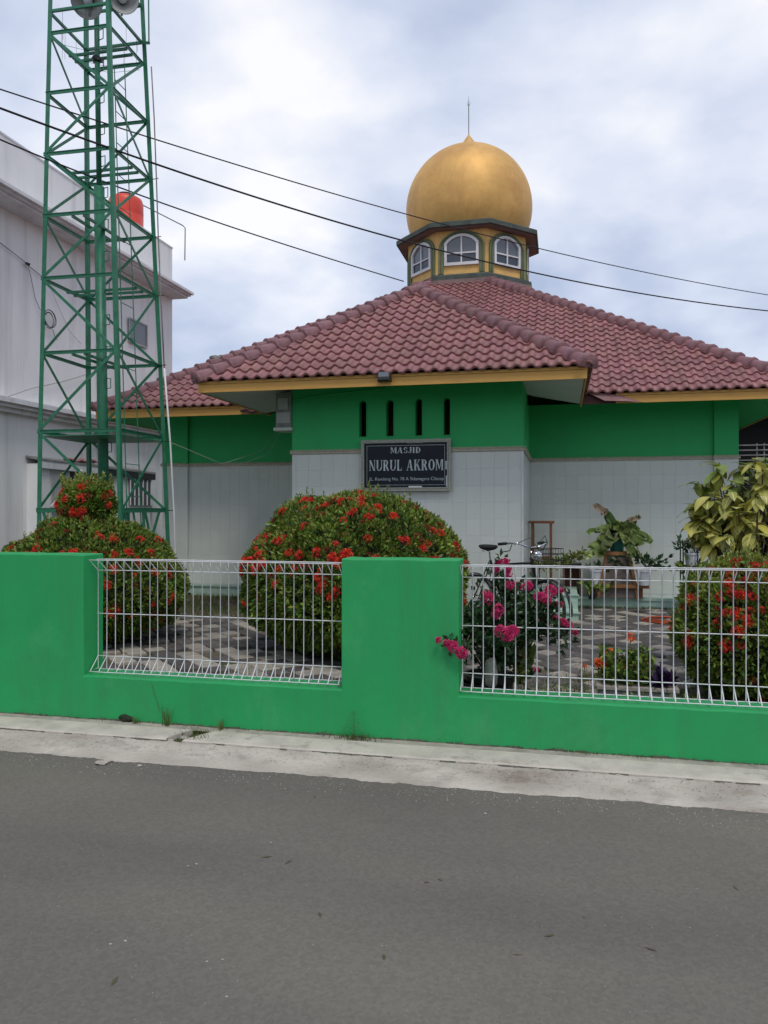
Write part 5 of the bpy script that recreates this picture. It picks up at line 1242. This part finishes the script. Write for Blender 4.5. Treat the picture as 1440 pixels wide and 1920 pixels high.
# tall wooden frame
x0, x1 = tpos(996, 11.3), tpos(1035, 11.3); zt3 = atY(1015, 977, 11.3).z
wf_ = thing('wooden_frame', 'tall narrow brown wooden stool frame standing at the porch corner', 'stool', ((x0 + x1) / 2, 11.4, TER))
MB().box(x0 - .03, x1 + .03, 11.26, 11.62, zt3 - .035, zt3).build('top_board', m_wood, wf_)
for xx in (x0, x1 - .035):
    for yy in (11.28, 11.56): MB().box(xx, xx + .035, yy, yy + .035, TER, zt3 - .036).build('leg', m_wood, wf_)
MB().box(x0 + .036, x1 - .036, 11.285, 11.31, .85, .89).build('stretcher', m_wood, wf_)
MB().box(x0 - .17, x0 - .07, 11.58, 11.64, TER, zt3 - .02).build('side_plank', m_woodg, wf_)
# climber draped over it
q0, q1 = atY(1000, 1058, 11.1), atY(1100, 1035, 11.2)
C = np.array([[q0.x + (q1.x - q0.x) * t, 11.1, (q0.z + (q1.z - q0.z) * max(0, (t - .3)) * 1.4) + .0] for t in np.linspace(0, 1, 60)]) + rng.normal(0, .025, (60, 3))
V, F_ = leaf_cloud(C, np.tile([0, -.5, .3], (60, 1)), .08, .02, 4, .8, .02)
cl = thing('climber', 'light green trailing climber stretched from the wooden frame to the fern', 'plant', (q0.x, 11.1, TER)); np_obj('leaves', V, F_, m_leaf2, cl)
MB().tube([(q0.x, 11.1, TER)] + [tuple(C[k]) for k in range(0, 60, 8)], .005, 5).build('stem', m_bark, cl)
# iron plant rack on the right
rx0, rx1 = tpos(1281, 11.0), tpos(1308, 11.0); rk = thing('plant_rack', 'black iron plant rack by the right column', 'rack', ((rx0 + rx1) / 2, 11.1, .13)); zr_ = atY(1290, 1017, 11.0).z
for xx in (rx0, rx1):
    for yy in (11.0, 11.25): MB().tube([(xx, yy, .13), (xx, yy, zr_)], .009, 6).build('post', m_rack, rk)
for z in (.55, atY(1290, 1062, 11).z, zr_): 
    mb = MB(); mb.tube([(rx0, 11, z), (rx1, 11, z), (rx1, 11.25, z), (rx0, 11.25, z), (rx0, 11, z)], .007, 5)
    for k in range(3): mb.tube([(rx0, 11.06 + k * .06, z), (rx1, 11.06 + k * .06, z)], .004, 4)
    mb.build('shelf', m_rack, rk)
small_plant(1297, 1060, 11.12, .10, .17, 'white pot with dark leaves on the upper shelf of the iron rack', m_white_pot, m_leafd, 40, .24, .14, z=atY(1290, 1062, 11).z + .008)
small_plant(1300, 1095, 11.12, .09, .15, 'black pot with green leaves on the lower shelf of the iron rack', m_black, m_leaf, 30, .24, .14, z=.56)
# hose
hc = atZ(1250, 1164, .165); hz = thing('garden_hose', 'orange garden hose lying in a loop on the pavers', 'hose', (hc.x, hc.y, .15))
for k in range(3): MB().torus((hc.x + .02 * k, hc.y - .02 * k, .168 + .012 * k), (.02 * k, .03, 1), .30 - .02 * k, .009, 36, 6).build('loop', m_hose, hz, smooth=True)
MB().tube([(hc.x - .28, hc.y, .168), (hc.x - .1, hc.y - .3, .168), (hc.x + .5, hc.y - .2, .168), (hc.x + .9, hc.y + .1, .168)], .009, 6).build('tail', m_hose, hz, smooth=True)

# ============================================================ BICYCLE
AF, AR = Vector((-.17, 8.75, .13 + .325)), Vector((-1.02, 9.33, .13 + .325)); d = (AF - AR); d.z = 0; WB = d.length; d.normalize(); s_ = Vector((-d.y, d.x, 0)); U = Vector((0, 0, 1))
bk = thing('bicycle', 'old black bicycle with chrome lamp parked by the porch corner', 'bicycle', (AR + AF) / 2 - Vector((0, 0, .325)))
def wheel(c, ax, lab):
    w_ = MB().torus(c, ax, .305, .017, 40, 8).build('wheel', m_rubber, bk, smooth=True); MB().torus(c, ax, .283, .009, 40, 6).build('rim', m_chrome, w_, smooth=True)
    mb = MB(); u = Vector(ax).orthogonal().normalized(); v = Vector(ax).cross(u).normalized()
    for k in range(28): a = 2 * math.pi * k / 28; mb.tube([c + ax * (.02 if k % 2 else -.02), c + (u * math.cos(a) + v * math.sin(a)) * .28], .0014, 3)
    mb.build('spokes', m_chrome, w_); MB().tube([c - ax * .05, c + ax * .05], .018, 10).build('hub', m_chrome, w_)
    fm = MB(); vs = []; n = 18
    for k in range(n + 1):
        a = R(-10) + R(200) * k / n; o_ = (d * math.cos(a) + U * math.sin(a))
        for q, rr in ((-.026, .33), (0, .345), (.026, .33)): vs.append(c + o_ * rr + Vector(ax) * q)
    fm.add(vs, [(k * 3 + j, k * 3 + j + 1, k * 3 + j + 4, k * 3 + j + 3) for k in range(n) for j in (0, 1)]); fm.build('mudguard', m_black, bk, smooth=True)
steer = R(-14); df = (d * math.cos(steer) + s_ * math.sin(steer)).normalized(); sf = Vector((-df.y, df.x, 0))
wheel(AR, s_, 'rear'); wheel(AF, sf, 'front')
BBk = AR + d * .44 + U * -.04; ST = AR + d * .24 + U * .50; HT = AF - d * .20 + U * .50; HB = AF - d * .12 + U * .30
fm = MB()
for a, b, r in ((BBk, ST, .015), (BBk, HB, .016), (ST + (BBk - ST) * .1, HT, .014), (HB, HT + U * .06, .019)): fm.tube([a, b], r, 10)
for q in (-1, 1): fm.tube([BBk + s_ * .02 * q, AR + s_ * .05 * q], .009, 6); fm.tube([ST + s_ * .015 * q, AR + s_ * .05 * q], .008, 6); fm.tube([HB + sf * .02 * q + U * .0, HB + sf * .045 * q - U * .04 + df * .02, AF + sf * .045 * q], .010, 6)
fm.build('frame', m_black, bk, smooth=True)
MB().tube([ST, ST + U * .13 - d * .02], .012, 8).build('seat_post', m_chrome, bk)
SC = ST + U * .16 - d * .03
bm = bmesh.new(); bmesh.ops.create_icosphere(bm, subdivisions=3, radius=1); mb = MB(); vs = []
for v in bm.verts: x = v.co.x; wd = .085 * (1 - .62 * max(0, min(1, (x + .3) / 1.3))); vs.append(SC + d * x * .14 + s_ * v.co.y * wd + U * (v.co.z * (.03 if v.co.z > 0 else .045) + .012 * x * x))
bm.verts.index_update(); mb.add(vs, [tuple(q.index for q in f_.verts) for f_ in bm.faces]); bm.free(); mb.build('saddle', m_rubber, bk, smooth=True)
MB().torus(SC - d * .05 - U * .05 + s_ * .04, U, .018, .004, 12, 5).torus(SC - d * .05 - U * .05 - s_ * .04, U, .018, .004, 12, 5).build('saddle_spring', m_chrome, bk)
H = HT + U * .17 
MB().tube([HT + U * .05, H], .012, 8).build('stem', m_chrome, bk)
hb = MB(); 
for q in (-1, 1): hb.tube([H, H + sf * .10 * q + df * .05 + U * .02, H + sf * .22 * q + df * .02 + U * .06, H + sf * .28 * q - df * .12 + U * .05], .011, 8)
hb.build('handlebar', m_chrome, bk, smooth=True)
for q in (-1, 1):
    MB().tube([H + sf * .275 * q - df * .10 + U * .052, H + sf * .29 * q - df * .22 + U * .04], .017, 8).build('grip', m_rubber, bk, smooth=True)
    MB().tube([H + sf * .25 * q - df * .03 + U * .04, H + sf * .24 * q - df * .08 - U * .03, H + sf * .26 * q - df * .17 - U * .045], .006, 6).build('brake_lever', m_black, bk, smooth=True)
MB().tube([H + sf * .24 + df * .0 + U * .04, H + sf * .12 + df * .1 + U * .14, H + df * .12 + U * .05, HB + df * .05], .004, 5).tube([H - sf * .24 + U * .04, H - sf * .12 + df * .12 + U * .12, H + df * .12, HB + df * .05], .004, 5).build('brake_cable', m_black, bk, smooth=True)
lc = HT + df * .10 + U * .08; M = basis(lc, sf, U, df); mb = MB(); prof = [(.0, -.07), (.03, -.06), (.048, -.03), (.055, .01), (.058, .03), (.05, .032), (.0, .04)]; n = 18
mb.add([M @ Vector((r * math.cos(2 * math.pi * k / n), r * math.sin(2 * math.pi * k / n), z)) for r, z in prof for k in range(n)], [(i * n + k, i * n + (k + 1) % n, (i + 1) * n + (k + 1) % n, (i + 1) * n + k) for i in range(len(prof) - 1) for k in range(n)]); mb.build('headlamp', m_chrome, bk, smooth=True)
bc = AF + df * .02 + U * .47; b = MB()
for z in (0, .07, .14, .2): b.tube([bc + sf * -.15 + df * -.1 + U * z, bc + sf * .15 + df * -.1 + U * z, bc + sf * .15 + df * .1 + U * z, bc + sf * -.15 + df * .1 + U * z, bc + sf * -.15 + df * -.1 + U * z], .004, 4)
for k in range(9): x = -.15 + .0375 * k; b.tube([bc + sf * x - df * .1 + U * .2, bc + sf * x - df * .1, bc + sf * x + df * .1, bc + sf * x + df * .1 + U * .2], .003, 4)
b.build('basket', m_black, bk)
MB().tube([AR + d * .0 + s_ * .06, AR - d * .05 + s_ * .10 - U * .32], .008, 6).tube([AR - s_ * .06, AR - d * .05 - s_ * .10 - U * .32], .008, 6).build('kickstand', m_chrome, bk)
MB().torus(BBk + s_ * .045, s_, .085, .006, 24, 5).tube([BBk - s_ * .06, BBk - s_ * .07 + d * .12 - U * .1], .009, 6).tube([BBk + s_ * .06, BBk + s_ * .07 - d * .12 + U * .1], .009, 6).build('crank', m_chrome, bk)
MB().tube([AF - df * .1 + U * .33, AF + df * .0 + U * .34, AF + df * .02 + U * .42], .004, 4).build('lamp_stay', m_chrome, bk)

# ============================================================ FRONT BED PLANTS
FP = [floret_mesh('blossom', m_pink, .050, 46, .017, s + 20, 1.2) for s in range(3)]; FO = [floret_mesh('blossom', m_orangef, .022, 10, .016, s + 40, 1.0) for s in range(3)]
pk = thing('pink_flowering_plant', 'leafy potted plant with bright pink blossoms spilling over the pillar edge', 'potted plant', (-.48, 5.3, .13))
pot((-.48, 5.32, .13), .17, .30, m_black, pk); 
pc = [(851, 1213, 4.69, .9, 1), (865, 1224, 4.69, .9, 1), (838, 1206, 4.69, .6, 1), (822, 1200, 4.69, .5, 1), (952, 1189, 4.84, 1.15, 1), (938, 1183, 4.86, .9, 1), (962, 1184, 4.86, .9, 1), (917, 1122, 5.1, .95, 1), (935, 1143, 5.1, .95, 1), (910, 1113, 5.15, .7, 1), (930, 1152, 5.05, .8, 1),
      (935, 1055, 5.3, .6, 1), (948, 1053, 5.3, .6, 1), (929, 1067, 5.3, .7, 1), (953, 1066, 5.3, .6, 1), (954, 1077, 5.3, .6, 1), (970, 1100, 5.3, .8, 1), (990, 1099, 5.3, .8, 1), (955, 1098, 5.3, .8, 1), (1012, 1120, 5.25, 1.0, 1), (1032, 1108, 5.25, 1.0, 1), (1025, 1125, 5.2, .8, 1), (1052, 1107, 5.3, .5, 1), (1048, 1135, 5.3, .7, 1), (1043, 1160, 5.3, .6, 1), (1056, 1167, 5.3, .7, 1), (1068, 1172, 5.3, .6, 1), (1079, 1186, 5.3, .5, 1), (1014, 1163, 5.3, .5, 1), (1005, 1255, 5.3, .5, 1)]
stems = MB(); C = []
for x, y, Y, s__, k in pc:
    p = atY(x, y, Y); dd = Vector((random.uniform(-.3, .3), -1, random.uniform(0, .6)))
    piece('blossom', random.choice(FP), Matrix.Translation(p) @ orient(dd, random.uniform(0, 6)) @ Matrix.Scale(s__ * .82, 4), pk)
    base = Vector((-.45 + random.uniform(-.05, .05), 5.32, .42)); mid = (p + base) / 2 + Vector((random.uniform(-.05, .05), .06, .10)); pe = p + Vector((0, .03, -.01))
    if Y < 4.9: mid = Vector((p.x + .02, 5.02, max(p.z, .45) + .08)) if x < 900 else mid
    stems.tube([base, mid, pe], [.007, .005, .003], 5)
    for t in np.linspace(.2, .97, 7):
        a = base.lerp(mid, t * 2) if t < .5 else mid.lerp(pe, t * 2 - 1); C += [a + Vector(rng.normal(0, .022, 3)) for _ in range(2)]
for x, y, Y, n, sp in ((895, 1155, 5.15, 50, .07), (880, 1185, 5.05, 60, .07), (990, 1145, 5.3, 60, .075), (955, 1135, 5.3, 55, .075), (915, 1195, 5.1, 45, .08), (865, 1180, 5.03, 30, .05), (1025, 1165, 5.3, 22, .06), (935, 1225, 5.2, 30, .08), (1060, 1200, 5.3, 8, .05)):
    p = atY(x, y, Y); C += [Vector((p.x + rng.normal(0, sp), max(5.0, Y + rng.normal(0, .06)), p.z + rng.normal(0, sp * .8))) for _ in range(n)]
C = np.array([tuple(c) for c in C]); nn = np.tile([0, -.6, .35], (len(C), 1)); V, F_ = leaf_cloud(C, nn, .055, .016, 4, .8, .015)
np_obj('foliage', V, F_, m_leafd, pk); stems.build('stems', m_bark, pk)
# sword leaves
sw = thing('sword_leaf_plant', 'clump of tall striped sword leaves behind the wire panel', 'plant', (-.15, 5.6, .13))
for i, (pp, w_) in enumerate([([(974, 1265), (978, 1225), (984, 1190), (990, 1155)], .035), ([(976, 1262), (986, 1220), (1000, 1175), (1018, 1142)], .035), ([(970, 1262), (968, 1230), (972, 1200)], .025), ([(982, 1262), (994, 1240), (1002, 1215), (1004, 1200)], .025)]):
    frond([atY(x, y, 5.5 + .03 * i) for x, y in pp], w_, m_sansev, sw, 60 + i, 'sword_leaf', lambda v: math.sin(math.pi * min(.97, .2 + .77 * v)) ** .6)
# orange flowers in a planter trough
tz0, tz1 = atY(1122, 1300, 5.45), atY(1268, 1300, 5.45)
pt = thing('planter_trough', 'long grey trough of orange flowers behind the wire panel', 'planter', ((tz0.x + tz1.x) / 2, 5.5, .13))
zt4 = atY(1200, 1288, 5.42).z
MB().box(tz0.x, tz1.x, 5.42, 5.62, .13, zt4 - .03).build('trough', m_greyd, pt, bevel=.01); MB().box(tz0.x - .015, tz1.x + .015, 5.405, 5.635, zt4 - .03, zt4).build('rim', m_pave_l, pt, bevel=.005)
MB().box(tz0.x + .02, tz1.x - .02, 5.43, 5.61, zt4, zt4 + .006).build('potting_soil', m_soil, pt)
C = []; stems = MB()
for k in range(60):
    x = rng.uniform(tz0.x + .03, tz1.x - .14); y = rng.uniform(5.45, 5.6); h = rng.uniform(.05, .26); stems.tube([(x, y, zt4), (x + .01, y, zt4 + h)], .003, 4)
    C += [(x + rng.normal(0, .012), y + rng.normal(0, .012), zt4 + t) for t in np.arange(.02, h, .018)]
V, F_ = leaf_cloud(np.array(C), np.tile([0, -.3, .3], (len(C), 1)), .05, .014, 3, .8, .01); np_obj('foliage', V, F_, m_leaf, pt); stems.build('stems', m_bark, pt)
for x, y, s__ in ((1144, 1224, 1.2), (1127, 1245, 1.5), (1134, 1243, 1.1), (1122, 1242, 1.1), (1168, 1252, 1.2), (1182, 1195, 1.2), (1214, 1250, .9), (1096, 1248, .6)):
    p = atY(x, y, 5.5); piece('blossom', random.choice(FO), Matrix.Translation(p) @ orient((random.uniform(-.2, .2), -.8, .5), random.uniform(0, 6)) @ Matrix.Scale(s__, 4), pt)
    MB().tube([(p.x, 5.51, zt4), (p.x, 5.505, p.z)], .003, 4).build('flower_stalk', m_leaf2, pt)
pc_ = atY(1240, 1275, 5.5); C = np.array([[pc_.x, 5.5, pc_.z - .02]]) + rng.normal(0, .028, (60, 3)); V, F_ = leaf_cloud(C, np.tile([0, -.3, .6], (60, 1)), .08, .022, 3, .8, .01)
pu = thing('purple_plant', 'dark purple leafy plant at the end of the trough', 'plant', (pc_.x, 5.5, zt4 + .006)); np_obj('leaves', V, F_, m_purple, pu)
# small scattered bed plants
sp = thing('orange_bed_flower', 'single small orange flower plant left of the trough', 'plant', (atY(977, 1231, 5.4).x, 5.4, .13)); p = atY(977, 1231, 5.4)
piece('blossom', FO[0], Matrix.Translation(p) @ orient((0, -.8, .5), 1) @ Matrix.Scale(1.2, 4), sp); MB().tube([(p.x, 5.41, .13), (p.x, 5.405, p.z)], .003, 4).build('flower_stalk', m_leaf2, sp)
C = np.array([[p.x, 5.41, p.z - .06 - .02 * (k % 6)] for k in range(30)]) + rng.normal(0, .02, (30, 3)); V, F_ = leaf_cloud(C, np.tile([0, -.3, .4], (30, 1)), .045, .012, 3, .8, .01); np_obj('leaves', V, F_, m_leaf2, sp)
# broader low growth in the bed
P = [(rng.uniform(-.3, .55), rng.uniform(5.15, 5.75), .13) for _ in range(600)]
o = blades('bed_weeds', P, .17, .004, m_grass, lean=.9, kind='stuff'); tag(o, 'tangled weeds and thin stalks in the bed behind the fence', 'weeds')
C = np.array([[rng.uniform(-.25, .9), rng.uniform(5.1, 5.5), rng.uniform(.15, .32)] for _ in range(260)]); V, F_ = leaf_cloud(C, np.tile([0, -.3, .4], (260, 1)), .045, .012, 3, .8, .015)
o = np_obj('low_bed_foliage', V, F_, m_leaf, kind='stuff'); tag(o, 'low leafy growth in the bed between pink plant and trough', 'ground cover')
for px_, Y, r, h, lab in ((902, 5.25, .13, .26, 'black nursery pot in front of the pink flowering plant'), (985, 5.3, .12, .17, 'dark low pot under the sword leaves')):
    x = atY(px_, 1280, Y).x; t = thing('nursery_pot', lab, 'pot', (x, Y - .02, .13)); pot((x, Y - .02, .13), r, h, m_black if px_ < 950 else m_greyd, t)
    MB().lathe([(0, h * .87), (r * .9, h * .865)], (x, Y - .02, .13), 16).build('potting_soil', m_soil, t)
st = lump(atY(920, 1262, 5.12), (.045, .04, .12), 4).build('standing_stone', m_stone); tag(st, 'rough grey upright stone beside the black pot', 'stone')

# ============================================================ WEEDS, LITTER AND SMALL THINGS BY THE ROAD
gcx = (gx0 + gx1) / 2
P = [(rng.normal(gcx, .07), rng.uniform(4.46, 4.68), .075) for _ in range(160)]
o = blades('gap_grass', P, .05, .0025, m_grass, lean=.8, kind='stuff'); tag(o, 'tuft of grass in the gap between the kerb slabs', 'grass')
wx = atZ(665, 1385, .1).x
P = [(rng.normal(wx, .07), rng.uniform(4.67, 4.72), .10) for _ in range(150)]
wd_ = thing('roadside_weed', 'feathery upright weed at the foot of the middle pillar', 'weed', (wx, 4.69, .1))
blades('leaves', P, .045, .0018, m_grass, wd_, lean=1.2)
mb = MB(); mb.tube([(wx, 4.69, .10), (wx + .004, 4.69, .18), (wx - .004, 4.69, .285)], [.003, .0022, .001], 4)
for k in range(14):
    z = .13 + .011 * k; l = .09 * (1 - k / 15); s__ = -1 if k % 2 else 1; mb.tube([(wx, 4.69, z), (wx + s__ * l * .6, 4.68, z + .02), (wx + s__ * l, 4.675, z - .006)], .0012, 3)
mb.build('stalks', m_grass, wd_)
for px_, hh, lab in ((306, .14, 'thin weed stalks at the wall foot near the kerb gap'), (418, .07, 'tiny weed at the wall foot right of the kerb gap'), (240, .06, 'small dark weed beside the broken wall edge')):
    x = atZ(px_, 1365, .1).x; P = [(rng.normal(x, .012), rng.uniform(4.69, 4.72), .10) for _ in range(26)]; o = blades('weed', P, hh, .002, m_grass, lean=.5); tag(o, lab, 'weed')
P = []
for _ in range(1500):
    x = rng.uniform(-7, 2.5)
    if math.sin(5.3 * x) + math.sin(2.2 * x + 1) + rng.normal(0, .5) > 1.1: P.append((x, rng.uniform(4.70, 4.73), .104))
o = blades('foot_moss', P, .018, .002, m_grass, lean=1, kind='stuff'); tag(o, 'short moss and weeds along the foot of the green wall', 'moss')
hx = atZ(240, 1352, .1); o = lump((hx.x, 4.735, .125), (.06, .03, .03), 12).build('hole_shade', m_core); tag(o, 'dark lump painted as the shade of a broken hole at the foot of the wall left of the kerb gap', 'hole')  # solid lump, its near-black colour stands for the hole's shade
# pebbles and dry leaves on the road
def pebble(px_, py_, r):
    p = atZ(px_, py_, 0); o = lump((p.x, p.y, r * .35), (r, r * .8, r * .45), int(px_)).build('pebble', m_stone); return o
for i, (x, y) in enumerate(((353, 1625), (368, 1621), (508, 1581), (207, 1771), (235, 1765), (388, 1804), (417, 1800), (425, 1870), (910, 1526))):
    o = pebble(x, y, .0075 if y < 1700 else .006); tag(o, ('left pebble of the upper pair on the road', 'right pebble of the upper pair on the road', 'pale pebble on the road below the kerb gap, beside a dark leaf', 'left pebble of the pair in the lower left of the road', 'right pebble of the pair in the lower left of the road', 'left pebble of the pair near the bottom of the road', 'right pebble of the pair near the bottom of the road', 'lowest pale pebble on the road, near the bottom edge', 'pale pebble on the road just off the gutter, below the pink flowers')[i], 'pebble', 'pale pebbles scattered on the road')
P = []; mb = MB()
for _ in range(1500):
    x = rng.uniform(-4, 3); y = rng.uniform(1.2, 4.2); r = rng.uniform(.0012, .0035); v_ = lump((x, y, r * .3), (r, r, r * .5), 1) if False else None
    a = rng.uniform(0, 6.3); mb.add([(x + r * math.cos(a + k * 1.57), y + r * math.sin(a + k * 1.57), .0005) for k in range(4)] + [(x, y, r * .9)], [(0, 1, 4), (1, 2, 4), (2, 3, 4), (3, 0, 4)])
o = mb.build('road_grit', m_stone, kind='stuff'); tag(o, 'fine pale grit scattered over the road', 'grit')
for i, (x, y) in enumerate(((800, 1655), (825, 1650), (540, 1617), (500, 1607), (720, 1795), (970, 1790), (1095, 1720), (1030, 1755), (600, 1715), (215, 1840), (1220, 1780), (590, 1495), (1380, 1665))):
    p = atZ(x, y, 0); a = rng.uniform(0, 3); l = rng.uniform(.014, .028); mb = MB()
    mb.add([(p.x - l * math.cos(a), p.y - l * math.sin(a), .001), (p.x + l * .3 * math.sin(a), p.y - l * .3 * math.cos(a), .003), (p.x + l * math.cos(a), p.y + l * math.sin(a), .001), (p.x - l * .3 * math.sin(a), p.y + l * .3 * math.cos(a), .004), (p.x, p.y, .001)], [(0, 1, 4), (1, 2, 4), (2, 3, 4), (3, 0, 4)])
    o = mb.build('dry_leaf', m_soil); tag(o, ('left dark leaf of the pair in the middle of the road', 'right dark leaf of the pair in the middle of the road', 'dark leaf just right of a pale pebble, upper middle of the road', 'dark leaf directly below a pale pebble, upper middle of the road', 'dark leaf alone near the bottom middle of the road', 'dark leaf in the lower right part of the road', 'dark leaf at the right, nearer the gutter than the others there', 'dark leaf at the right, just below the one nearer the gutter', 'dark leaf left of the pair in the middle of the road', 'dark leaf at the lower left of the road', 'rightmost dark leaf low on the road', 'dark leaf closest to the gutter below the middle pillar', 'dark leaf at the right edge of the road')[i], 'leaf', 'dry leaves flattened on the road')
mb = MB()
for _ in range(2600):
    x = rng.uniform(-6, 2.6); u = rng.uniform(0, 1) ** .6; y = 4.25 + u * .20; z = max(0.001, (y - 4.28) / .165 * .083) + .004; r = rng.uniform(.0015, .0045); a = rng.uniform(0, 6.3)
    if rng.random() < .35: y = rng.uniform(4.02, 4.27); z = .001
    mb.add([(x + r * math.cos(a + k * 1.57), y + r * math.sin(a + k * 1.57), z) for k in range(4)] + [(x, y, z + r * .9)], [(0, 1, 4), (1, 2, 4), (2, 3, 4), (3, 0, 4)])
o = mb.build('gutter_grit', m_conc, kind='stuff'); tag(o, 'sandy grit lying along the concrete gutter', 'grit')
rub = []
for i, (px_, py_, r) in enumerate(((190, 1424, .028), (205, 1420, .018), (262, 1428, .014), (345, 1399, .03), (318, 1402, .02), (372, 1393, .014))):
    p = atZ(px_, py_, .03); z = .0 if py_ > 1412 else .07; o = lump((p.x, p.y, z + r * .4), (r * 1.4, r * .9, r * .5), 40 + i).build('concrete_fragment', m_conc)
    tag(o, ('larger concrete crumb at the gutter edge, left of the kerb gap', 'small concrete crumb beside the larger one at the gutter edge', 'tiny concrete crumb at the road edge below the kerb gap', 'largest broken concrete piece in the mouth of the kerb gap', 'flat broken concrete piece left of the kerb gap mouth', 'small broken piece right of the kerb gap mouth')[i], 'rubble', 'broken bits of concrete by the gutter')
print('TRIS', sum(len(o.data.polygons) for o in bpy.data.objects if o.type == 'MESH'), 'OBJ', len(bpy.data.objects), 'porch tiles', npf)
